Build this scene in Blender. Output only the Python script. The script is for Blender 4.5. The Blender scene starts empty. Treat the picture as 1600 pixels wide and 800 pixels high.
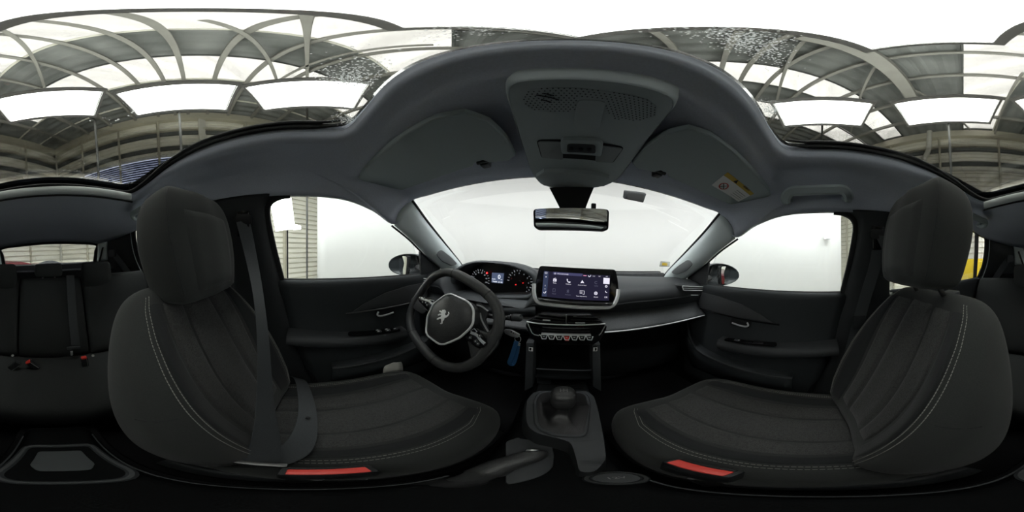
import bpy, bmesh, math, random
from mathutils import Vector, Matrix
random.seed(7)
sc = bpy.context.scene
C = sc.collection
R = math.radians
V = Vector

# ------------------------------------------------------------------ camera
# full 360 x 180 panorama taken from between the two front seats.
# All lengths below are metres, X right, Y forward, Z measured from the lens;
# at the very end every top-level object is lifted by ZC so that the ground is z = 0.
ZC = 1.15
CX = -0.015
YC, ROLL = 879.0, R(2.5)
cam_d = bpy.data.cameras.new('camera'); cam = bpy.data.objects.new('camera', cam_d); C.objects.link(cam)
cam_d.type = 'PANO'
(cam_d if hasattr(cam_d, 'panorama_type') else cam_d.cycles).panorama_type = 'EQUIRECTANGULAR'
cam_d.clip_start = 0.005; cam_d.clip_end = 200
cam.matrix_world = (Matrix.Translation((CX, 0, 0)) @ Matrix.Rotation(-ROLL, 4, 'Y')
                    @ Matrix.Rotation(R((YC - 800) * .225), 4, 'Z') @ Matrix.Rotation(R(90), 4, 'X'))
sc.camera = cam

# ------------------------------------------------------------------ light and exposure
world = bpy.data.worlds.new('overcast_sky'); sc.world = world
world.use_nodes = True
bg = world.node_tree.nodes['Background']
bg.inputs[0].default_value = (1.0, .99, .975, 1); bg.inputs[1].default_value = 3.5
PANEL_STRENGTH = 17.0
sc.view_settings.view_transform = 'Standard'; sc.view_settings.look = 'None'
sc.view_settings.exposure = 0.5; sc.view_settings.gamma = 1.0
sc.view_settings.use_curve_mapping = False
sc.cycles.use_denoising = True
sc.cycles.max_bounces = 10; sc.cycles.transparent_max_bounces = 16
sc.cycles.diffuse_bounces = 5; sc.cycles.glossy_bounces = 4
sc.cycles.sample_clamp_indirect = 6.0
sc.cycles.caustics_reflective = False; sc.cycles.caustics_refractive = False

# ------------------------------------------------------------------ measuring: a viewing direction of the panorama meets a plane of the car
def ray(px, py):
    lo, la = R((px - YC) * .225), R((400 - py) * .225)
    x, y, z = math.sin(lo) * math.cos(la), math.cos(lo) * math.cos(la), math.sin(la)
    c, s = math.cos(ROLL), math.sin(ROLL)
    return V((c * x - s * z, y, s * x + c * z))
def at(px, py, X=None, Y=None, Z=None):
    v = ray(px, py)
    t = (X - CX) / v.x if X is not None else (Y / v.y if Y is not None else Z / v.z)
    return V((CX, 0, 0)) + v * t
def at_plane(px, py, p, n):
    v = ray(px, py); o = V((CX, 0, 0))
    return o + v * ((V(p) - o).dot(n) / v.dot(n))

# ------------------------------------------------------------------ materials
MATS = {}
def mat(name, col, rough=.6, metal=0, noise=0, nscale=60, bump=0, bscale=400, spec=.5, emit=None, estr=0, coat=0, sheen=0):
    m = bpy.data.materials.new(name); m.use_nodes = True
    nt = m.node_tree; b = nt.nodes['Principled BSDF']
    b.inputs['Base Color'].default_value = (*col, 1); b.inputs['Roughness'].default_value = rough
    b.inputs['Metallic'].default_value = metal; b.inputs['Specular IOR Level'].default_value = spec
    b.inputs['Coat Weight'].default_value = coat
    if sheen: b.inputs['Sheen Weight'].default_value = sheen; b.inputs['Sheen Roughness'].default_value = .5
    if emit: b.inputs['Emission Color'].default_value = (*emit, 1); b.inputs['Emission Strength'].default_value = estr
    tc = None
    if noise or bump: tc = nt.nodes.new('ShaderNodeTexCoord')
    if noise:
        n = nt.nodes.new('ShaderNodeTexNoise'); n.inputs['Scale'].default_value = nscale; n.inputs['Detail'].default_value = 4
        nt.links.new(tc.outputs['Object'], n.inputs['Vector'])
        mx = nt.nodes.new('ShaderNodeMix'); mx.data_type = 'RGBA'
        mx.inputs[6].default_value = (*[c * (1 - noise) for c in col], 1); mx.inputs[7].default_value = (*[min(1, c * (1 + noise)) for c in col], 1)
        cr_ = nt.nodes.new('ShaderNodeMapRange'); cr_.inputs[1].default_value = .3; cr_.inputs[2].default_value = .7
        nt.links.new(n.outputs['Fac'], cr_.inputs[0]); nt.links.new(cr_.outputs[0], mx.inputs[0])
        nt.links.new(mx.outputs[2], b.inputs['Base Color'])
    if bump:
        n2 = nt.nodes.new('ShaderNodeTexNoise'); n2.inputs['Scale'].default_value = bscale; n2.inputs['Detail'].default_value = 3
        nt.links.new(tc.outputs['Object'], n2.inputs['Vector'])
        bp = nt.nodes.new('ShaderNodeBump'); bp.inputs['Strength'].default_value = bump; bp.inputs['Distance'].default_value = .002
        nt.links.new(n2.outputs['Fac'], bp.inputs['Height']); nt.links.new(bp.outputs[0], b.inputs['Normal'])
    MATS[name] = m
    return m
def weave(name, a, b_, scale, rough=.85, sheen=0.0):
    m = mat(name, a, rough, sheen=sheen); nt = m.node_tree; b = nt.nodes['Principled BSDF']
    tc = nt.nodes.new('ShaderNodeTexCoord'); vo = nt.nodes.new('ShaderNodeTexVoronoi'); vo.inputs['Scale'].default_value = scale
    no = nt.nodes.new('ShaderNodeTexNoise'); no.inputs['Scale'].default_value = scale * .35; no.inputs['Detail'].default_value = 5
    mx = nt.nodes.new('ShaderNodeMix'); mx.data_type = 'RGBA'; mx.inputs[6].default_value = (*a, 1); mx.inputs[7].default_value = (*b_, 1)
    mu = nt.nodes.new('ShaderNodeMath'); mu.operation = 'MULTIPLY'
    nt.links.new(tc.outputs['Object'], vo.inputs['Vector']); nt.links.new(tc.outputs['Object'], no.inputs['Vector'])
    nt.links.new(vo.outputs['Distance'], mu.inputs[0]); mu.inputs[1].default_value = .9
    ad = nt.nodes.new('ShaderNodeMath'); ad.operation = 'MULTIPLY'
    nt.links.new(mu.outputs[0], ad.inputs[0]); nt.links.new(no.outputs['Fac'], ad.inputs[1])
    mr = nt.nodes.new('ShaderNodeMapRange'); mr.inputs[1].default_value = .1; mr.inputs[2].default_value = .4
    nt.links.new(ad.outputs[0], mr.inputs[0]); nt.links.new(mr.outputs[0], mx.inputs[0]); nt.links.new(mx.outputs[2], b.inputs['Base Color'])
    bp = nt.nodes.new('ShaderNodeBump'); bp.inputs['Strength'].default_value = .35; bp.inputs['Distance'].default_value = .0015
    nt.links.new(vo.outputs['Distance'], bp.inputs['Height']); nt.links.new(bp.outputs[0], b.inputs['Normal'])
    return m
def glass(name, tint, refl=1.45, amt=.5):
    m = bpy.data.materials.new(name); m.use_nodes = True; nt = m.node_tree; nt.nodes.clear()
    o = nt.nodes.new('ShaderNodeOutputMaterial'); t = nt.nodes.new('ShaderNodeBsdfTransparent'); g = nt.nodes.new('ShaderNodeBsdfGlossy')
    t.inputs[0].default_value = (*tint, 1); g.inputs['Roughness'].default_value = .02; g.inputs[0].default_value = (.8, .8, .8, 1)
    f = nt.nodes.new('ShaderNodeFresnel'); f.inputs[0].default_value = refl; mx = nt.nodes.new('ShaderNodeMixShader')
    ml = nt.nodes.new('ShaderNodeMath'); ml.operation = 'MULTIPLY'; ml.inputs[1].default_value = amt
    nt.links.new(f.outputs[0], ml.inputs[0]); nt.links.new(ml.outputs[0], mx.inputs[0])
    nt.links.new(t.outputs[0], mx.inputs[1]); nt.links.new(g.outputs[0], mx.inputs[2]); nt.links.new(mx.outputs[0], o.inputs[0])
    MATS[name] = m; return m
def emis(name, col, s):
    m = bpy.data.materials.new(name); m.use_nodes = True; nt = m.node_tree; nt.nodes.clear()
    o = nt.nodes.new('ShaderNodeOutputMaterial'); e = nt.nodes.new('ShaderNodeEmission')
    e.inputs[0].default_value = (*col, 1); e.inputs[1].default_value = s; nt.links.new(e.outputs[0], o.inputs[0])
    MATS[name] = m; return m

headliner = mat('headliner', (.51, .545, .63), .95, noise=.06, nscale=300, bump=.15, bscale=900, spec=.1)
trim_grey = mat('trim_grey', (.60, .66, .67), .75, bump=.12, bscale=700, spec=.25)
visor_m = mat('visor_vinyl', (.35, .40, .41), .8, bump=.15, bscale=900, spec=.2)
cons_m = mat('roof_console_plastic', (.38, .43, .45), .6, bump=.1, bscale=900, spec=.3)
plastic = mat('black_plastic', (.022, .024, .026), .55, bump=.25, bscale=600, spec=.35)
plastic_soft = mat('soft_black_plastic', (.036, .039, .042), .62, bump=.3, bscale=500, spec=.35)
plastic_door = mat('door_plastic', (.030, .034, .037), .6, bump=.2, bscale=600, spec=.3)
plastic_mid = mat('grey_black_plastic', (.045, .049, .053), .6, bump=.2, bscale=600, spec=.4)
gloss = mat('gloss_black', (.008, .008, .009), .12, spec=.5)
rubber = mat('rubber', (.012, .012, .013), .6, spec=.3)
carpet = mat('carpet', (.012, .012, .013), .95, noise=.3, nscale=200, bump=.5, bscale=500, spec=.1)
chrome = mat('chrome', (.90, .91, .92), .30, metal=.25)
satin = mat('satin_metal', (.55, .56, .57), .38, metal=.6)
steel = mat('dark_steel', (.12, .12, .12), .4, metal=1)
leather = mat('leather', (.040, .041, .042), .40, noise=.15, nscale=120, bump=.25, bscale=350, spec=.45)
fabric_side = mat('seat_side_fabric', (.032, .034, .033), .9, noise=.12, nscale=500, bump=.3, bscale=900, spec=.15, sheen=.1)
fabric_dark = mat('seat_dark_fabric', (.021, .022, .023), .9, noise=.12, nscale=500, bump=.3, bscale=900, spec=.15, sheen=.1)
fabric_mid = weave('seat_mottled_fabric', (.042, .042, .041), (.017, .017, .0165), 420, sheen=.1)
fabric_rear = mat('rear_seat_fabric', (.034, .036, .036), .9, noise=.15, nscale=400, bump=.3, bscale=800, spec=.15)
thread = mat('pale_thread', (.26, .255, .235), .8)
belt_m = mat('belt_webbing', (.042, .046, .049), .6, noise=.1, nscale=300, bump=.2, bscale=500, spec=.3)
red = mat('red_button', (.75, .055, .04), .4, emit=(.8, .05, .035), estr=0)
white_p = mat('white_print', (.8, .8, .8), .6)
cream_p = mat('pale_label', (.38, .38, .36), .7)
yellow_p = mat('yellow_print', (.50, .34, .03), .7)
red_p = mat('red_print', (.5, .05, .04), .7)
black_p = mat('black_print', (.01, .01, .01), .7)
carbon = mat('woven_trim', (.05, .053, .056), .55, noise=.25, nscale=350, bump=.5, bscale=500, spec=.3)
blue_tag = mat('blue_strap', (.02, .09, .22), .7, bump=.3, bscale=400)
mirror_m = mat('mirror_glass', (.75, .78, .80), .02, metal=1)
ws_glass = glass('clear_glass', (.985, .99, .988), 1.45, .15)
side_glass = glass('side_glass', (.95, .965, .955))
roof_glass = glass('tinted_roof_glass', (.545, .545, .525))
lens_m = mat('lamp_lens', (.30, .33, .335), .2, spec=.6)
console_m = mat('console_black', (.005, .0055, .006), .75, bump=.2, bscale=600, spec=.08)
drop_m = bpy.data.materials.new('water'); drop_m.use_nodes = True; _n = drop_m.node_tree; _n.nodes.clear()
_o = _n.nodes.new('ShaderNodeOutputMaterial'); _a = _n.nodes.new('ShaderNodeBsdfTransparent'); _b = _n.nodes.new('ShaderNodeBsdfTranslucent'); _m = _n.nodes.new('ShaderNodeMixShader')
_b.inputs[0].default_value = (.95, .97, .98, 1); _m.inputs[0].default_value = .55
_n.links.new(_a.outputs[0], _m.inputs[1]); _n.links.new(_b.outputs[0], _m.inputs[2]); _n.links.new(_m.outputs[0], _o.inputs[0])
# outside
white_wall = mat('white_backdrop', (.84, .84, .83), .8, noise=.01, nscale=.8)
hall_floor = mat('concrete_floor', (.62, .62, .60), .8, noise=.15, nscale=3)
cladding = mat('cream_cladding', (.86, .84, .74), .6, noise=.08, nscale=1.5)
sheet_grey = mat('grey_roof_sheet', (.22, .23, .22), .8, noise=.35, nscale=1.2)
steel_paint = mat('painted_steel', (.30, .295, .265), .6, noise=.1, nscale=4)
steel_dark = mat('dark_painted_steel', (.10, .105, .10), .7, noise=.2, nscale=4)
pipe_m = mat('pipe_paint', (.66, .65, .58), .5)
led = emis('light_panel', (.96, 1, 1), PANEL_STRENGTH)
flood = emis('flood_light', (1, 1, .98), 9)
frame_m = mat('panel_frame', (.42, .42, .42), .6)
pole_m = mat('pole_grey', (.10, .10, .095), .7)
sky_pane = glass('skylight_sheet', (.80, .80, .79))
_nt = sky_pane.node_tree; _tc = _nt.nodes.new('ShaderNodeTexCoord'); _no = _nt.nodes.new('ShaderNodeTexNoise'); _no.inputs['Scale'].default_value = 1.0; _mp = _nt.nodes.new('ShaderNodeMapping'); _mp.inputs['Rotation'].default_value = (0, 0, R(51)); _mp.inputs['Scale'].default_value = (.35, 2.5, 1); _no.inputs['Detail'].default_value = 5
_mr = _nt.nodes.new('ShaderNodeMapRange'); _mr.inputs[3].default_value = .80; _mr.inputs[4].default_value = .93; _mr.inputs[1].default_value = .35; _mr.inputs[2].default_value = .65
_nt.links.new(_tc.outputs['Object'], _mp.inputs[0]); _nt.links.new(_mp.outputs[0], _no.inputs['Vector']); _nt.links.new(_no.outputs['Fac'], _mr.inputs[0])
_nt.links.new(_mr.outputs[0], [n for n in _nt.nodes if n.type == 'BSDF_TRANSPARENT'][0].inputs[0])
car_red = mat('car_paint_red', (.10, .012, .016), .3, coat=.6)
car_dark = mat('car_paint_dark', (.02, .025, .03), .2, coat=.6)
yellow_b = mat('yellow_paint', (.85, .60, .02), .6)

# ------------------------------------------------------------------ object helpers
ROOTS = []
def prop(o, label=None, cat=None, group=None, kind=None):
    if label: o['label'] = label
    if cat: o['category'] = cat
    if group: o['group'] = group
    if kind: o['kind'] = kind
    return o
def thing(name, loc, label=None, cat=None, group=None, kind=None):
    o = bpy.data.objects.new(name, None); C.objects.link(o); o.location = loc; o.empty_display_size = .05
    ROOTS.append(o); return prop(o, label, cat, group, kind)
def link(name, me, m, parent=None, smooth=True):
    me.materials.append(m)
    if smooth:
        for p in me.polygons: p.use_smooth = True
    o = bpy.data.objects.new(name, me); C.objects.link(o)
    if parent is None: ROOTS.append(o)
    else:
        o.parent = parent
        if parent.type == 'EMPTY': o.matrix_parent_inverse = Matrix.Translation(-V(parent.location))
    return o
def mesh(name, vs, fs, m, parent=None, smooth=True, fix=True):
    me = bpy.data.meshes.new(name); me.from_pydata([tuple(v) for v in vs], [], fs)
    if fix:
        bm = bmesh.new(); bm.from_mesh(me); bmesh.ops.recalc_face_normals(bm, faces=bm.faces); bm.to_mesh(me); bm.free()
    me.validate(); return link(name, me, m, parent, smooth)
def sharp(o, ang=35):
    try:
        me = o.data; me.set_sharp_from_angle(angle=R(ang))
    except Exception: pass
    return o
def cr(pts, n, closed=False):
    pts = [V(p) for p in pts]; k = len(pts); out = []
    segs = k if closed else k - 1
    for i in range(segs):
        if closed: a, b, c, d = pts[i - 1], pts[i], pts[(i + 1) % k], pts[(i + 2) % k]
        else:
            b, c = pts[i], pts[i + 1]
            a = pts[i - 1] if i else b * 2 - c
            d = pts[i + 2] if i + 2 < k else c * 2 - b
        for j in range(n):
            t = j / n
            out.append(.5 * ((2 * b) + (c - a) * t + (2 * a - 5 * b + 4 * c - d) * t * t + (3 * b - a - 3 * c + d) * t ** 3))
    if not closed: out.append(pts[-1])
    return out
def refine(rows, nu, nv, closed_v=False):
    rows = [cr(r, nv, closed_v) if nv > 1 else [V(p) for p in r] for r in rows]
    if nu > 1:
        cols = [cr([r[j] for r in rows], nu) for j in range(len(rows[0]))]
        rows = [[c[i] for c in cols] for i in range(len(cols[0]))]
    return rows
def grid(name, rows, m, parent=None, nu=4, nv=4, closed_v=False, thick=0, cap=False, smooth=True, outward=None):
    rows = refine(rows, nu, nv, closed_v); h, w = len(rows), len(rows[0])
    vs = [p for r in rows for p in r]; fs = []
    for i in range(h - 1):
        for j in range(w if closed_v else w - 1):
            k = (j + 1) % w; fs.append((i * w + j, i * w + k, (i + 1) * w + k, (i + 1) * w + j))
    if cap: fs.append(tuple(range(w))); fs.append(tuple((h - 1) * w + j for j in range(w)))
    o = mesh(name, vs, fs, m, parent, smooth)
    if thick:
        md = o.modifiers.new('thickness', 'SOLIDIFY'); md.thickness = abs(thick); md.offset = 1 if thick > 0 else -1
        if outward is not None:   # thickness grows along this direction
            n = sum((p.normal * p.area for p in o.data.polygons), V((0, 0, 0)))
            md.offset = 1 if n.dot(V(outward)) > 0 else -1
    return o
def frames(path, closed, up):
    n = len(path); out = []
    for i in range(n):
        a = path[i - 1] if (i or closed) else path[0]; b = path[(i + 1) % n] if (i < n - 1 or closed) else path[-1]
        t = (b - a).normalized(); u = V(up[i]) if isinstance(up, list) else V(up)
        s = t.cross(u)
        if s.length < 1e-4: s = t.cross(V((.3, .7, .2)))
        s.normalize(); out.append((t, s, s.cross(t)))
    return out
def sweep(name, path, prof, m, parent=None, closed=False, up=(0, 0, 1), scale=None, smooth=True, ang=40):
    path = [V(p) for p in path]; fr = frames(path, closed, up); k = len(prof); vs = []; fs = []
    for i, (p, (t, s, u)) in enumerate(zip(path, fr)):
        q = scale[i] if scale else 1
        for a, b in prof: vs.append(p + s * a * q + u * b * q)
    n = len(path)
    for i in range(n if closed else n - 1):
        for j in range(k):
            i2, j2 = (i + 1) % n, (j + 1) % k
            fs.append((i * k + j, i * k + j2, i2 * k + j2, i2 * k + j))
    if not closed: fs.append(tuple(range(k))); fs.append(tuple((n - 1) * k + j for j in range(k)))
    return sharp(mesh(name, vs, fs, m, parent, smooth), ang)
def circ(r, n=10, ry=None): return [(r * math.cos(2 * math.pi * i / n), (ry or r) * math.sin(2 * math.pi * i / n)) for i in range(n)]
def rect(w, h, b=None):
    b = b if b is not None else min(w, h) * .25
    return [(-w/2+b, -h/2), (w/2-b, -h/2), (w/2, -h/2+b), (w/2, h/2-b), (w/2-b, h/2), (-w/2+b, h/2), (-w/2, h/2-b), (-w/2, -h/2+b)]
def tube(name, path, r, m, parent=None, closed=False, n=10, scale=None): return sweep(name, path, circ(r, n), m, parent, closed, scale=scale)
def bevel_bm(bm, w, seg=2):
    if w: bmesh.ops.bevel(bm, geom=list(bm.edges), offset=w, segments=seg, profile=.6, affect='EDGES', clamp_overlap=True)
def rbox(name, c, size, m, parent=None, bev=.004, rot=None, seg=2):
    bm = bmesh.new(); bmesh.ops.create_cube(bm, size=1)
    for v in bm.verts: v.co = V((v.co.x * size[0], v.co.y * size[1], v.co.z * size[2]))
    bevel_bm(bm, bev, seg)
    if rot is not None: bmesh.ops.transform(bm, matrix=rot.to_4x4(), verts=bm.verts)
    bmesh.ops.translate(bm, vec=V(c), verts=bm.verts)
    me = bpy.data.meshes.new(name); bm.to_mesh(me); bm.free(); return sharp(link(name, me, m, parent))
def plate(name, pts, depth, m, parent=None, bev=0, n=None, seg=2):
    """solid slab: a closed outline of 3-D points pushed 'depth' along its normal (or n)"""
    pts = [V(p) for p in pts]
    if n is None:
        n = V((0, 0, 0)); c = sum(pts, V((0, 0, 0))) / len(pts)
        for i in range(len(pts)): n += (pts[i] - c).cross(pts[(i + 1) % len(pts)] - c)
    n = V(n).normalized()
    bm = bmesh.new(); lo = [bm.verts.new(p) for p in pts]; hi = [bm.verts.new(p + n * depth) for p in pts]
    k = len(pts); bm.faces.new(lo); bm.faces.new(hi)
    for i in range(k): bm.faces.new((lo[i], lo[(i + 1) % k], hi[(i + 1) % k], hi[i]))
    bmesh.ops.recalc_face_normals(bm, faces=bm.faces)
    if bev:
        he = [e for e in bm.edges if e.verts[0] in hi and e.verts[1] in hi]
        bmesh.ops.bevel(bm, geom=he, offset=bev, segments=seg, profile=.6, affect='EDGES', clamp_overlap=True)
    bmesh.ops.triangulate(bm, faces=[f for f in bm.faces if len(f.verts) > 4])
    me = bpy.data.meshes.new(name); bm.to_mesh(me); bm.free(); return sharp(link(name, me, m, parent), 30)
def rounded(pts, r, n=4):
    pts = [V(p) for p in pts]; out = []; k = len(pts)
    for i in range(k):
        p, a, b = pts[i], pts[i - 1], pts[(i + 1) % k]
        ra = min(r, (a - p).length * .45); rb = min(r, (b - p).length * .45)
        s, e = p + (a - p).normalized() * ra, p + (b - p).normalized() * rb
        for j in range(n + 1):
            t = j / n; out.append(s * (1 - t) ** 2 + p * 2 * t * (1 - t) + e * t * t)
    return out
def text(name, body, size, o, ex, ey, m, parent, align='CENTER', ext=.0003):
    cu = bpy.data.curves.new(name, 'FONT'); cu.body = body; cu.size = size; cu.extrude = ext; cu.align_x = align; cu.align_y = 'CENTER'
    cu.resolution_u = 2
    tmp = bpy.data.objects.new(name, cu); me = bpy.data.meshes.new_from_object(tmp); bpy.data.objects.remove(tmp); bpy.data.curves.remove(cu)
    ex = V(ex).normalized(); ez = ex.cross(V(ey)).normalized(); ey = ez.cross(ex)
    M = Matrix((ex, ey, ez)).transposed().to_4x4(); M.translation = V(o); me.transform(M)
    me.materials.clear()
    return link(name, me, m, parent, False)
def mx(p): return V((-p[0], p[1], p[2]))
def dup(o, parent=None):
    c = o.copy(); C.objects.link(c); c.parent = parent
    if parent is None: ROOTS.append(c)
    for ch in list(o.children): dup(ch, c)
    return c
def merge(name, parts, m, parent=None, smooth=False):
    vs, fs = [], []
    for v, f in parts:
        k = len(vs); vs += v; fs += [tuple(i + k for i in q) for q in f]
    return mesh(name, vs, fs, m, parent, smooth)
def boxvf(c, ex, ey, ez):
    c, ex, ey, ez = V(c), V(ex) / 2, V(ey) / 2, V(ez) / 2
    v = [c + ex * a + ey * b + ez * d for a in (-1, 1) for b in (-1, 1) for d in (-1, 1)]
    return v, [(0, 1, 3, 2), (4, 6, 7, 5), (0, 4, 5, 1), (2, 3, 7, 6), (0, 2, 6, 4), (1, 5, 7, 3)]
def ss(a, b, x):
    t = max(0, min(1, (x - a) / (b - a))); return t * t * (3 - 2 * t)

#@@HALL
# ================================================================== THE HALL AROUND THE CAR
G = -ZC
DU = V((.63, -.777, 0)).normalized(); DW = V((-.777, -.63, 0)).normalized()   # hall axes
HR = 5.0                                                                     # roof height over the lens
def hall(u, w, z): return DU * u + DW * w + V((0, 0, z))
U1, W1, U0, W0 = 1.0 * HR, .92 * HR, -2.6 * HR, -1.9 * HR
fl = mesh('floor', [hall(U0, W0, G), hall(U1, W0, G), hall(U1, W1, G), hall(U0, W1, G),
                    hall(U0, W0, G-.2), hall(U1, W0, G-.2), hall(U1, W1, G-.2), hall(U0, W1, G-.2)],
          [(0, 1, 2, 3), (4, 5, 6, 7), (0, 1, 5, 4), (1, 2, 6, 5), (2, 3, 7, 6), (3, 0, 4, 7)], hall_floor, None, False)
prop(fl, 'grey concrete floor of the hall under the car', kind='structure')
# roof: flat run of sheets, opaque and translucent by turns
roof = thing('ceiling', hall(0, 0, HR), 'hall roof of grey and translucent sheets on steel rafters', kind='structure')
def slab(name, u0, u1, w0, w1, z0, z1, m, parent):
    v = [hall(u, w, z) for z in (z0, z1) for (u, w) in ((u0, w0), (u1, w0), (u1, w1), (u0, w1))]
    return mesh(name, v, [(0, 1, 2, 3), (4, 5, 6, 7), (0, 1, 5, 4), (1, 2, 6, 5), (2, 3, 7, 6), (3, 0, 4, 7)], m, parent, False)
def corrugated(name, p0, du, dv, nwave, amp, m, parent=None, per=6):
    """sheet from p0 spanned by du (along the folds) and dv (across), folded nwave times"""
    n = du.cross(dv).normalized(); vs = []; fs = []; N = nwave * per
    for i in range(N + 1):
        q = i % per; a = amp * (1 if q in (1, 2) else (-1 if q in (4, 5) else 0))
        for t in (0, 1): vs.append(p0 + du * t + dv * (i / N) + n * a)
    for i in range(N): fs.append((2 * i, 2 * i + 1, 2 * i + 3, 2 * i + 2))
    return mesh(name, vs, fs, m, parent, False)
cuts = [(-1.9, -.75, 0), (-.75, -.62, 1), (-.62, -.483, 0), (-.483, -.35, 1), (-.35, .033, 0), (.033, .216, 1), (.216, .391, 0), (.391, .567, 1), (.567, .92, 0)]
for a, b, clear in cuts:
    if clear:
        slab('skylight_pane', -1.7 * HR, (.95 if b < .5 else .74) * HR, a * HR, b * HR, HR, HR + .01, sky_pane, roof)
        slab('roof_sheet', (.95 if b < .5 else .74) * HR, U1, a * HR, b * HR, HR, HR + .02, sheet_grey, roof)
        slab('roof_sheet', U0, -1.7 * HR, a * HR, b * HR, HR, HR + .02, sheet_grey, roof)
    else:
        corrugated('roof_sheet', hall(U0, a * HR, HR + .02), DU * (U1 - U0), DW * (b - a) * HR, max(2, int((b - a) * 20)), .018, sheet_grey, roof)
def beam(name, p, q, w, h, m, parent):
    return sweep(name, [p, q], rect(w, h, .004), m, parent, smooth=False)
for i, u in enumerate((-1.5, -1.2, -.95, -.70, -.48, -.33, -.20, -.09, .009, .075, .165, .295, .45, .62, .80)):     # rafters across the sheets
    beam('rafter', hall(u * HR, W0, HR - .10), hall(u * HR, W1, HR - .10), .07, .12, steel_paint, roof)
for w in (.216, .567, .74):
    beam('purlin', hall(U0, w * HR, HR - .03), hall(U1, w * HR, HR - .03), .04, .05, cladding, roof)
for w in (.391, -.35, -.483, .033, -.75, -.62):
    beam('purlin', hall(U0, w * HR, HR - .03), hall(U1, w * HR, HR - .03), .03, .05, steel_dark, roof)
k = HR - .22
for (a, b) in (((-.146, -.074), (-.75, -.11)), ((-.10, 0), (-.80, .003)), ((.01, -.15), (-.04, -.80)), ((.164, .245), (.62, .30)),
               ((.30, -.14), (.95, -.20)), ((.20, .02), (.80, .24)), ((-.25, .20), (-.60, -.10)), ((.45, -.30), (.55, -.80)), ((.1, -.45), (.5, -1.0))):
    beam('brace', V((a[0] * k, a[1] * k, k)), V((b[0] * k, b[1] * k, k)), .05, .05, steel_paint, roof)
kk = HR - .35
beam('main_girder', V((.17 * kk, .02 * kk, kk)), V((.60 * kk, -.46 * kk, kk)), .22, .30, steel_paint, roof)
beam_m = mat('olive_beam_paint', (.50, .475, .38), .6, noise=.1, nscale=3)
# walls
def wall(name, p0, along, z0, z1, label, period=.17):
    o = thing(name, p0, label, kind='structure')
    vs, fs = [], []; inn = -p0.copy(); inn.z = 0; nn = along.cross(V((0, 0, 1))).normalized()
    if nn.dot(inn) < 0: nn = -nn
    N = int((z1 - z0) / period)
    for i in range(N):                       # lapped boards: each leans out towards its lower lip
        za, zb = z0 + (z1 - z0) * i / N, z0 + (z1 - z0) * (i + 1) / N
        for z, d in ((za, .045), (za + .012, .048), (zb, .0)):
            for t in (0, 1): vs.append(V((p0.x, p0.y, z)) + along * t + nn * d)
    for i in range(3 * N - 1): fs.append((2 * i, 2 * i + 1, 2 * i + 3, 2 * i + 2))
    mesh('cladding', vs, fs, cladding, o, False)
    return o
we = wall('wall_end', hall(U1, W0, G), DW * (W1 - W0), G, HR, 'ribbed cream metal end wall of the hall behind the car')
ws_ = wall('wall_side', hall(U0, W1, G), DU * (U1 - U0), G, HR, 'ribbed cream metal side wall of the hall beside the driver')
wo = wall('wall_far', hall(U0, W0, G), DU * (U1 - U0), G, HR, 'ribbed cream metal far side wall of the hall')
wn = wall('wall_front', hall(U0, W0, G), DW * (W1 - W0), G, HR, 'ribbed cream metal front wall of the hall beyond the white backdrop')
for z, h, t, m in ((HR - .20, .32, .18, beam_m), (HR * .835, .08, .10, beam_m), (HR * .80, .16, .07, steel_dark), (HR * .67, .18, .03, steel_dark), (HR * .615, .08, .06, pipe_m)):
    beam('girt', hall(U0, W1 - t / 2 - .02, z), hall(U1, W1 - t / 2 - .02, z), t, h, m, ws_)
    beam('girt', hall(U1 - t / 2 - .02, W0, z), hall(U1 - t / 2 - .02, W1, z), t, h, m, we)
for u in (-.55, -.30, -.06, .18, .42, .70, .97):
    beam('post', hall(u * HR, W1 - .09, G), hall(u * HR, W1 - .09, HR), .20 if u == -.06 else .06, .08, pipe_m if u in (.97, -.06) else beam_m, ws_)
for w in (-.85, -.45, -.12, .25, .62):
    beam('post', hall(U1 - .09, w * HR, G), hall(U1 - .09, w * HR, HR), .06, .06, beam_m, we)
# louvred window high in the side wall
lv = thing('window_1', hall(.45 * HR, W1 - .1, .52 * HR), 'louvred high window with blue daylight in the side wall', kind='structure')
slat_m = mat('blue_slat', (.10, .12, .20), .6)
sky_blue = emis('daylight_blue', (.62, .70, 1.0), 3.6)
slab('pane', .10 * HR, .86 * HR, W1 - .05, W1 - .04, 1.0, .595 * HR, sky_blue, lv)
for i in range(23):
    z = 1.0 + i * .085
    slab('slat', .10 * HR, .86 * HR, W1 - .11, W1 - .055, z, z + .044, slat_m, lv)
# rain pipe in the end wall
def onw(px, py, u=U1 - .20): return at_plane(px, py, DU * u, DU)
rp = thing('rain_pipe', onw(1446, 300), 'cream rain pipe with an offset bend on the ribbed end wall', 'pipe')
tube('pipe_run', cr([onw(1453, 188), onw(1452, 215), onw(1451, 233), onw(1447, 243), onw(1444, 252), onw(1443, 300), onw(1443, 420)], 4), .085, pipe_m, rp, n=14)
for q in ((1451, 231), (1444, 254)): tube('collar', [onw(*q) + V((0, 0, .03)), onw(*q) - V((0, 0, .03))], .098, pipe_m, rp, n=14)
# white backdrop: two straight wings joined by a sweep, 3.4 m tall
bd_path = [V((-3.0, .20, 0)), V((-3.0, 1.6, 0)), V((-2.7, 2.9, 0)), V((-1.7, 3.7, 0)), V((0, 3.95, 0)), V((1.7, 3.7, 0)), V((2.7, 2.9, 0)), V((3.0, 1.6, 0)), V((3.0, -.42, 0))]
bd_path = cr(bd_path, 8)
bd = grid('wall_backdrop', [[p + V((0, 0, G)) for p in bd_path], [p + V((0, 0, 2.05)) for p in bd_path]], white_wall, None, 1, 1, thick=.06, outward=(0, 1, 0))
prop(bd, 'smooth white curved backdrop wall around the front of the car', kind='structure')
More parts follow.
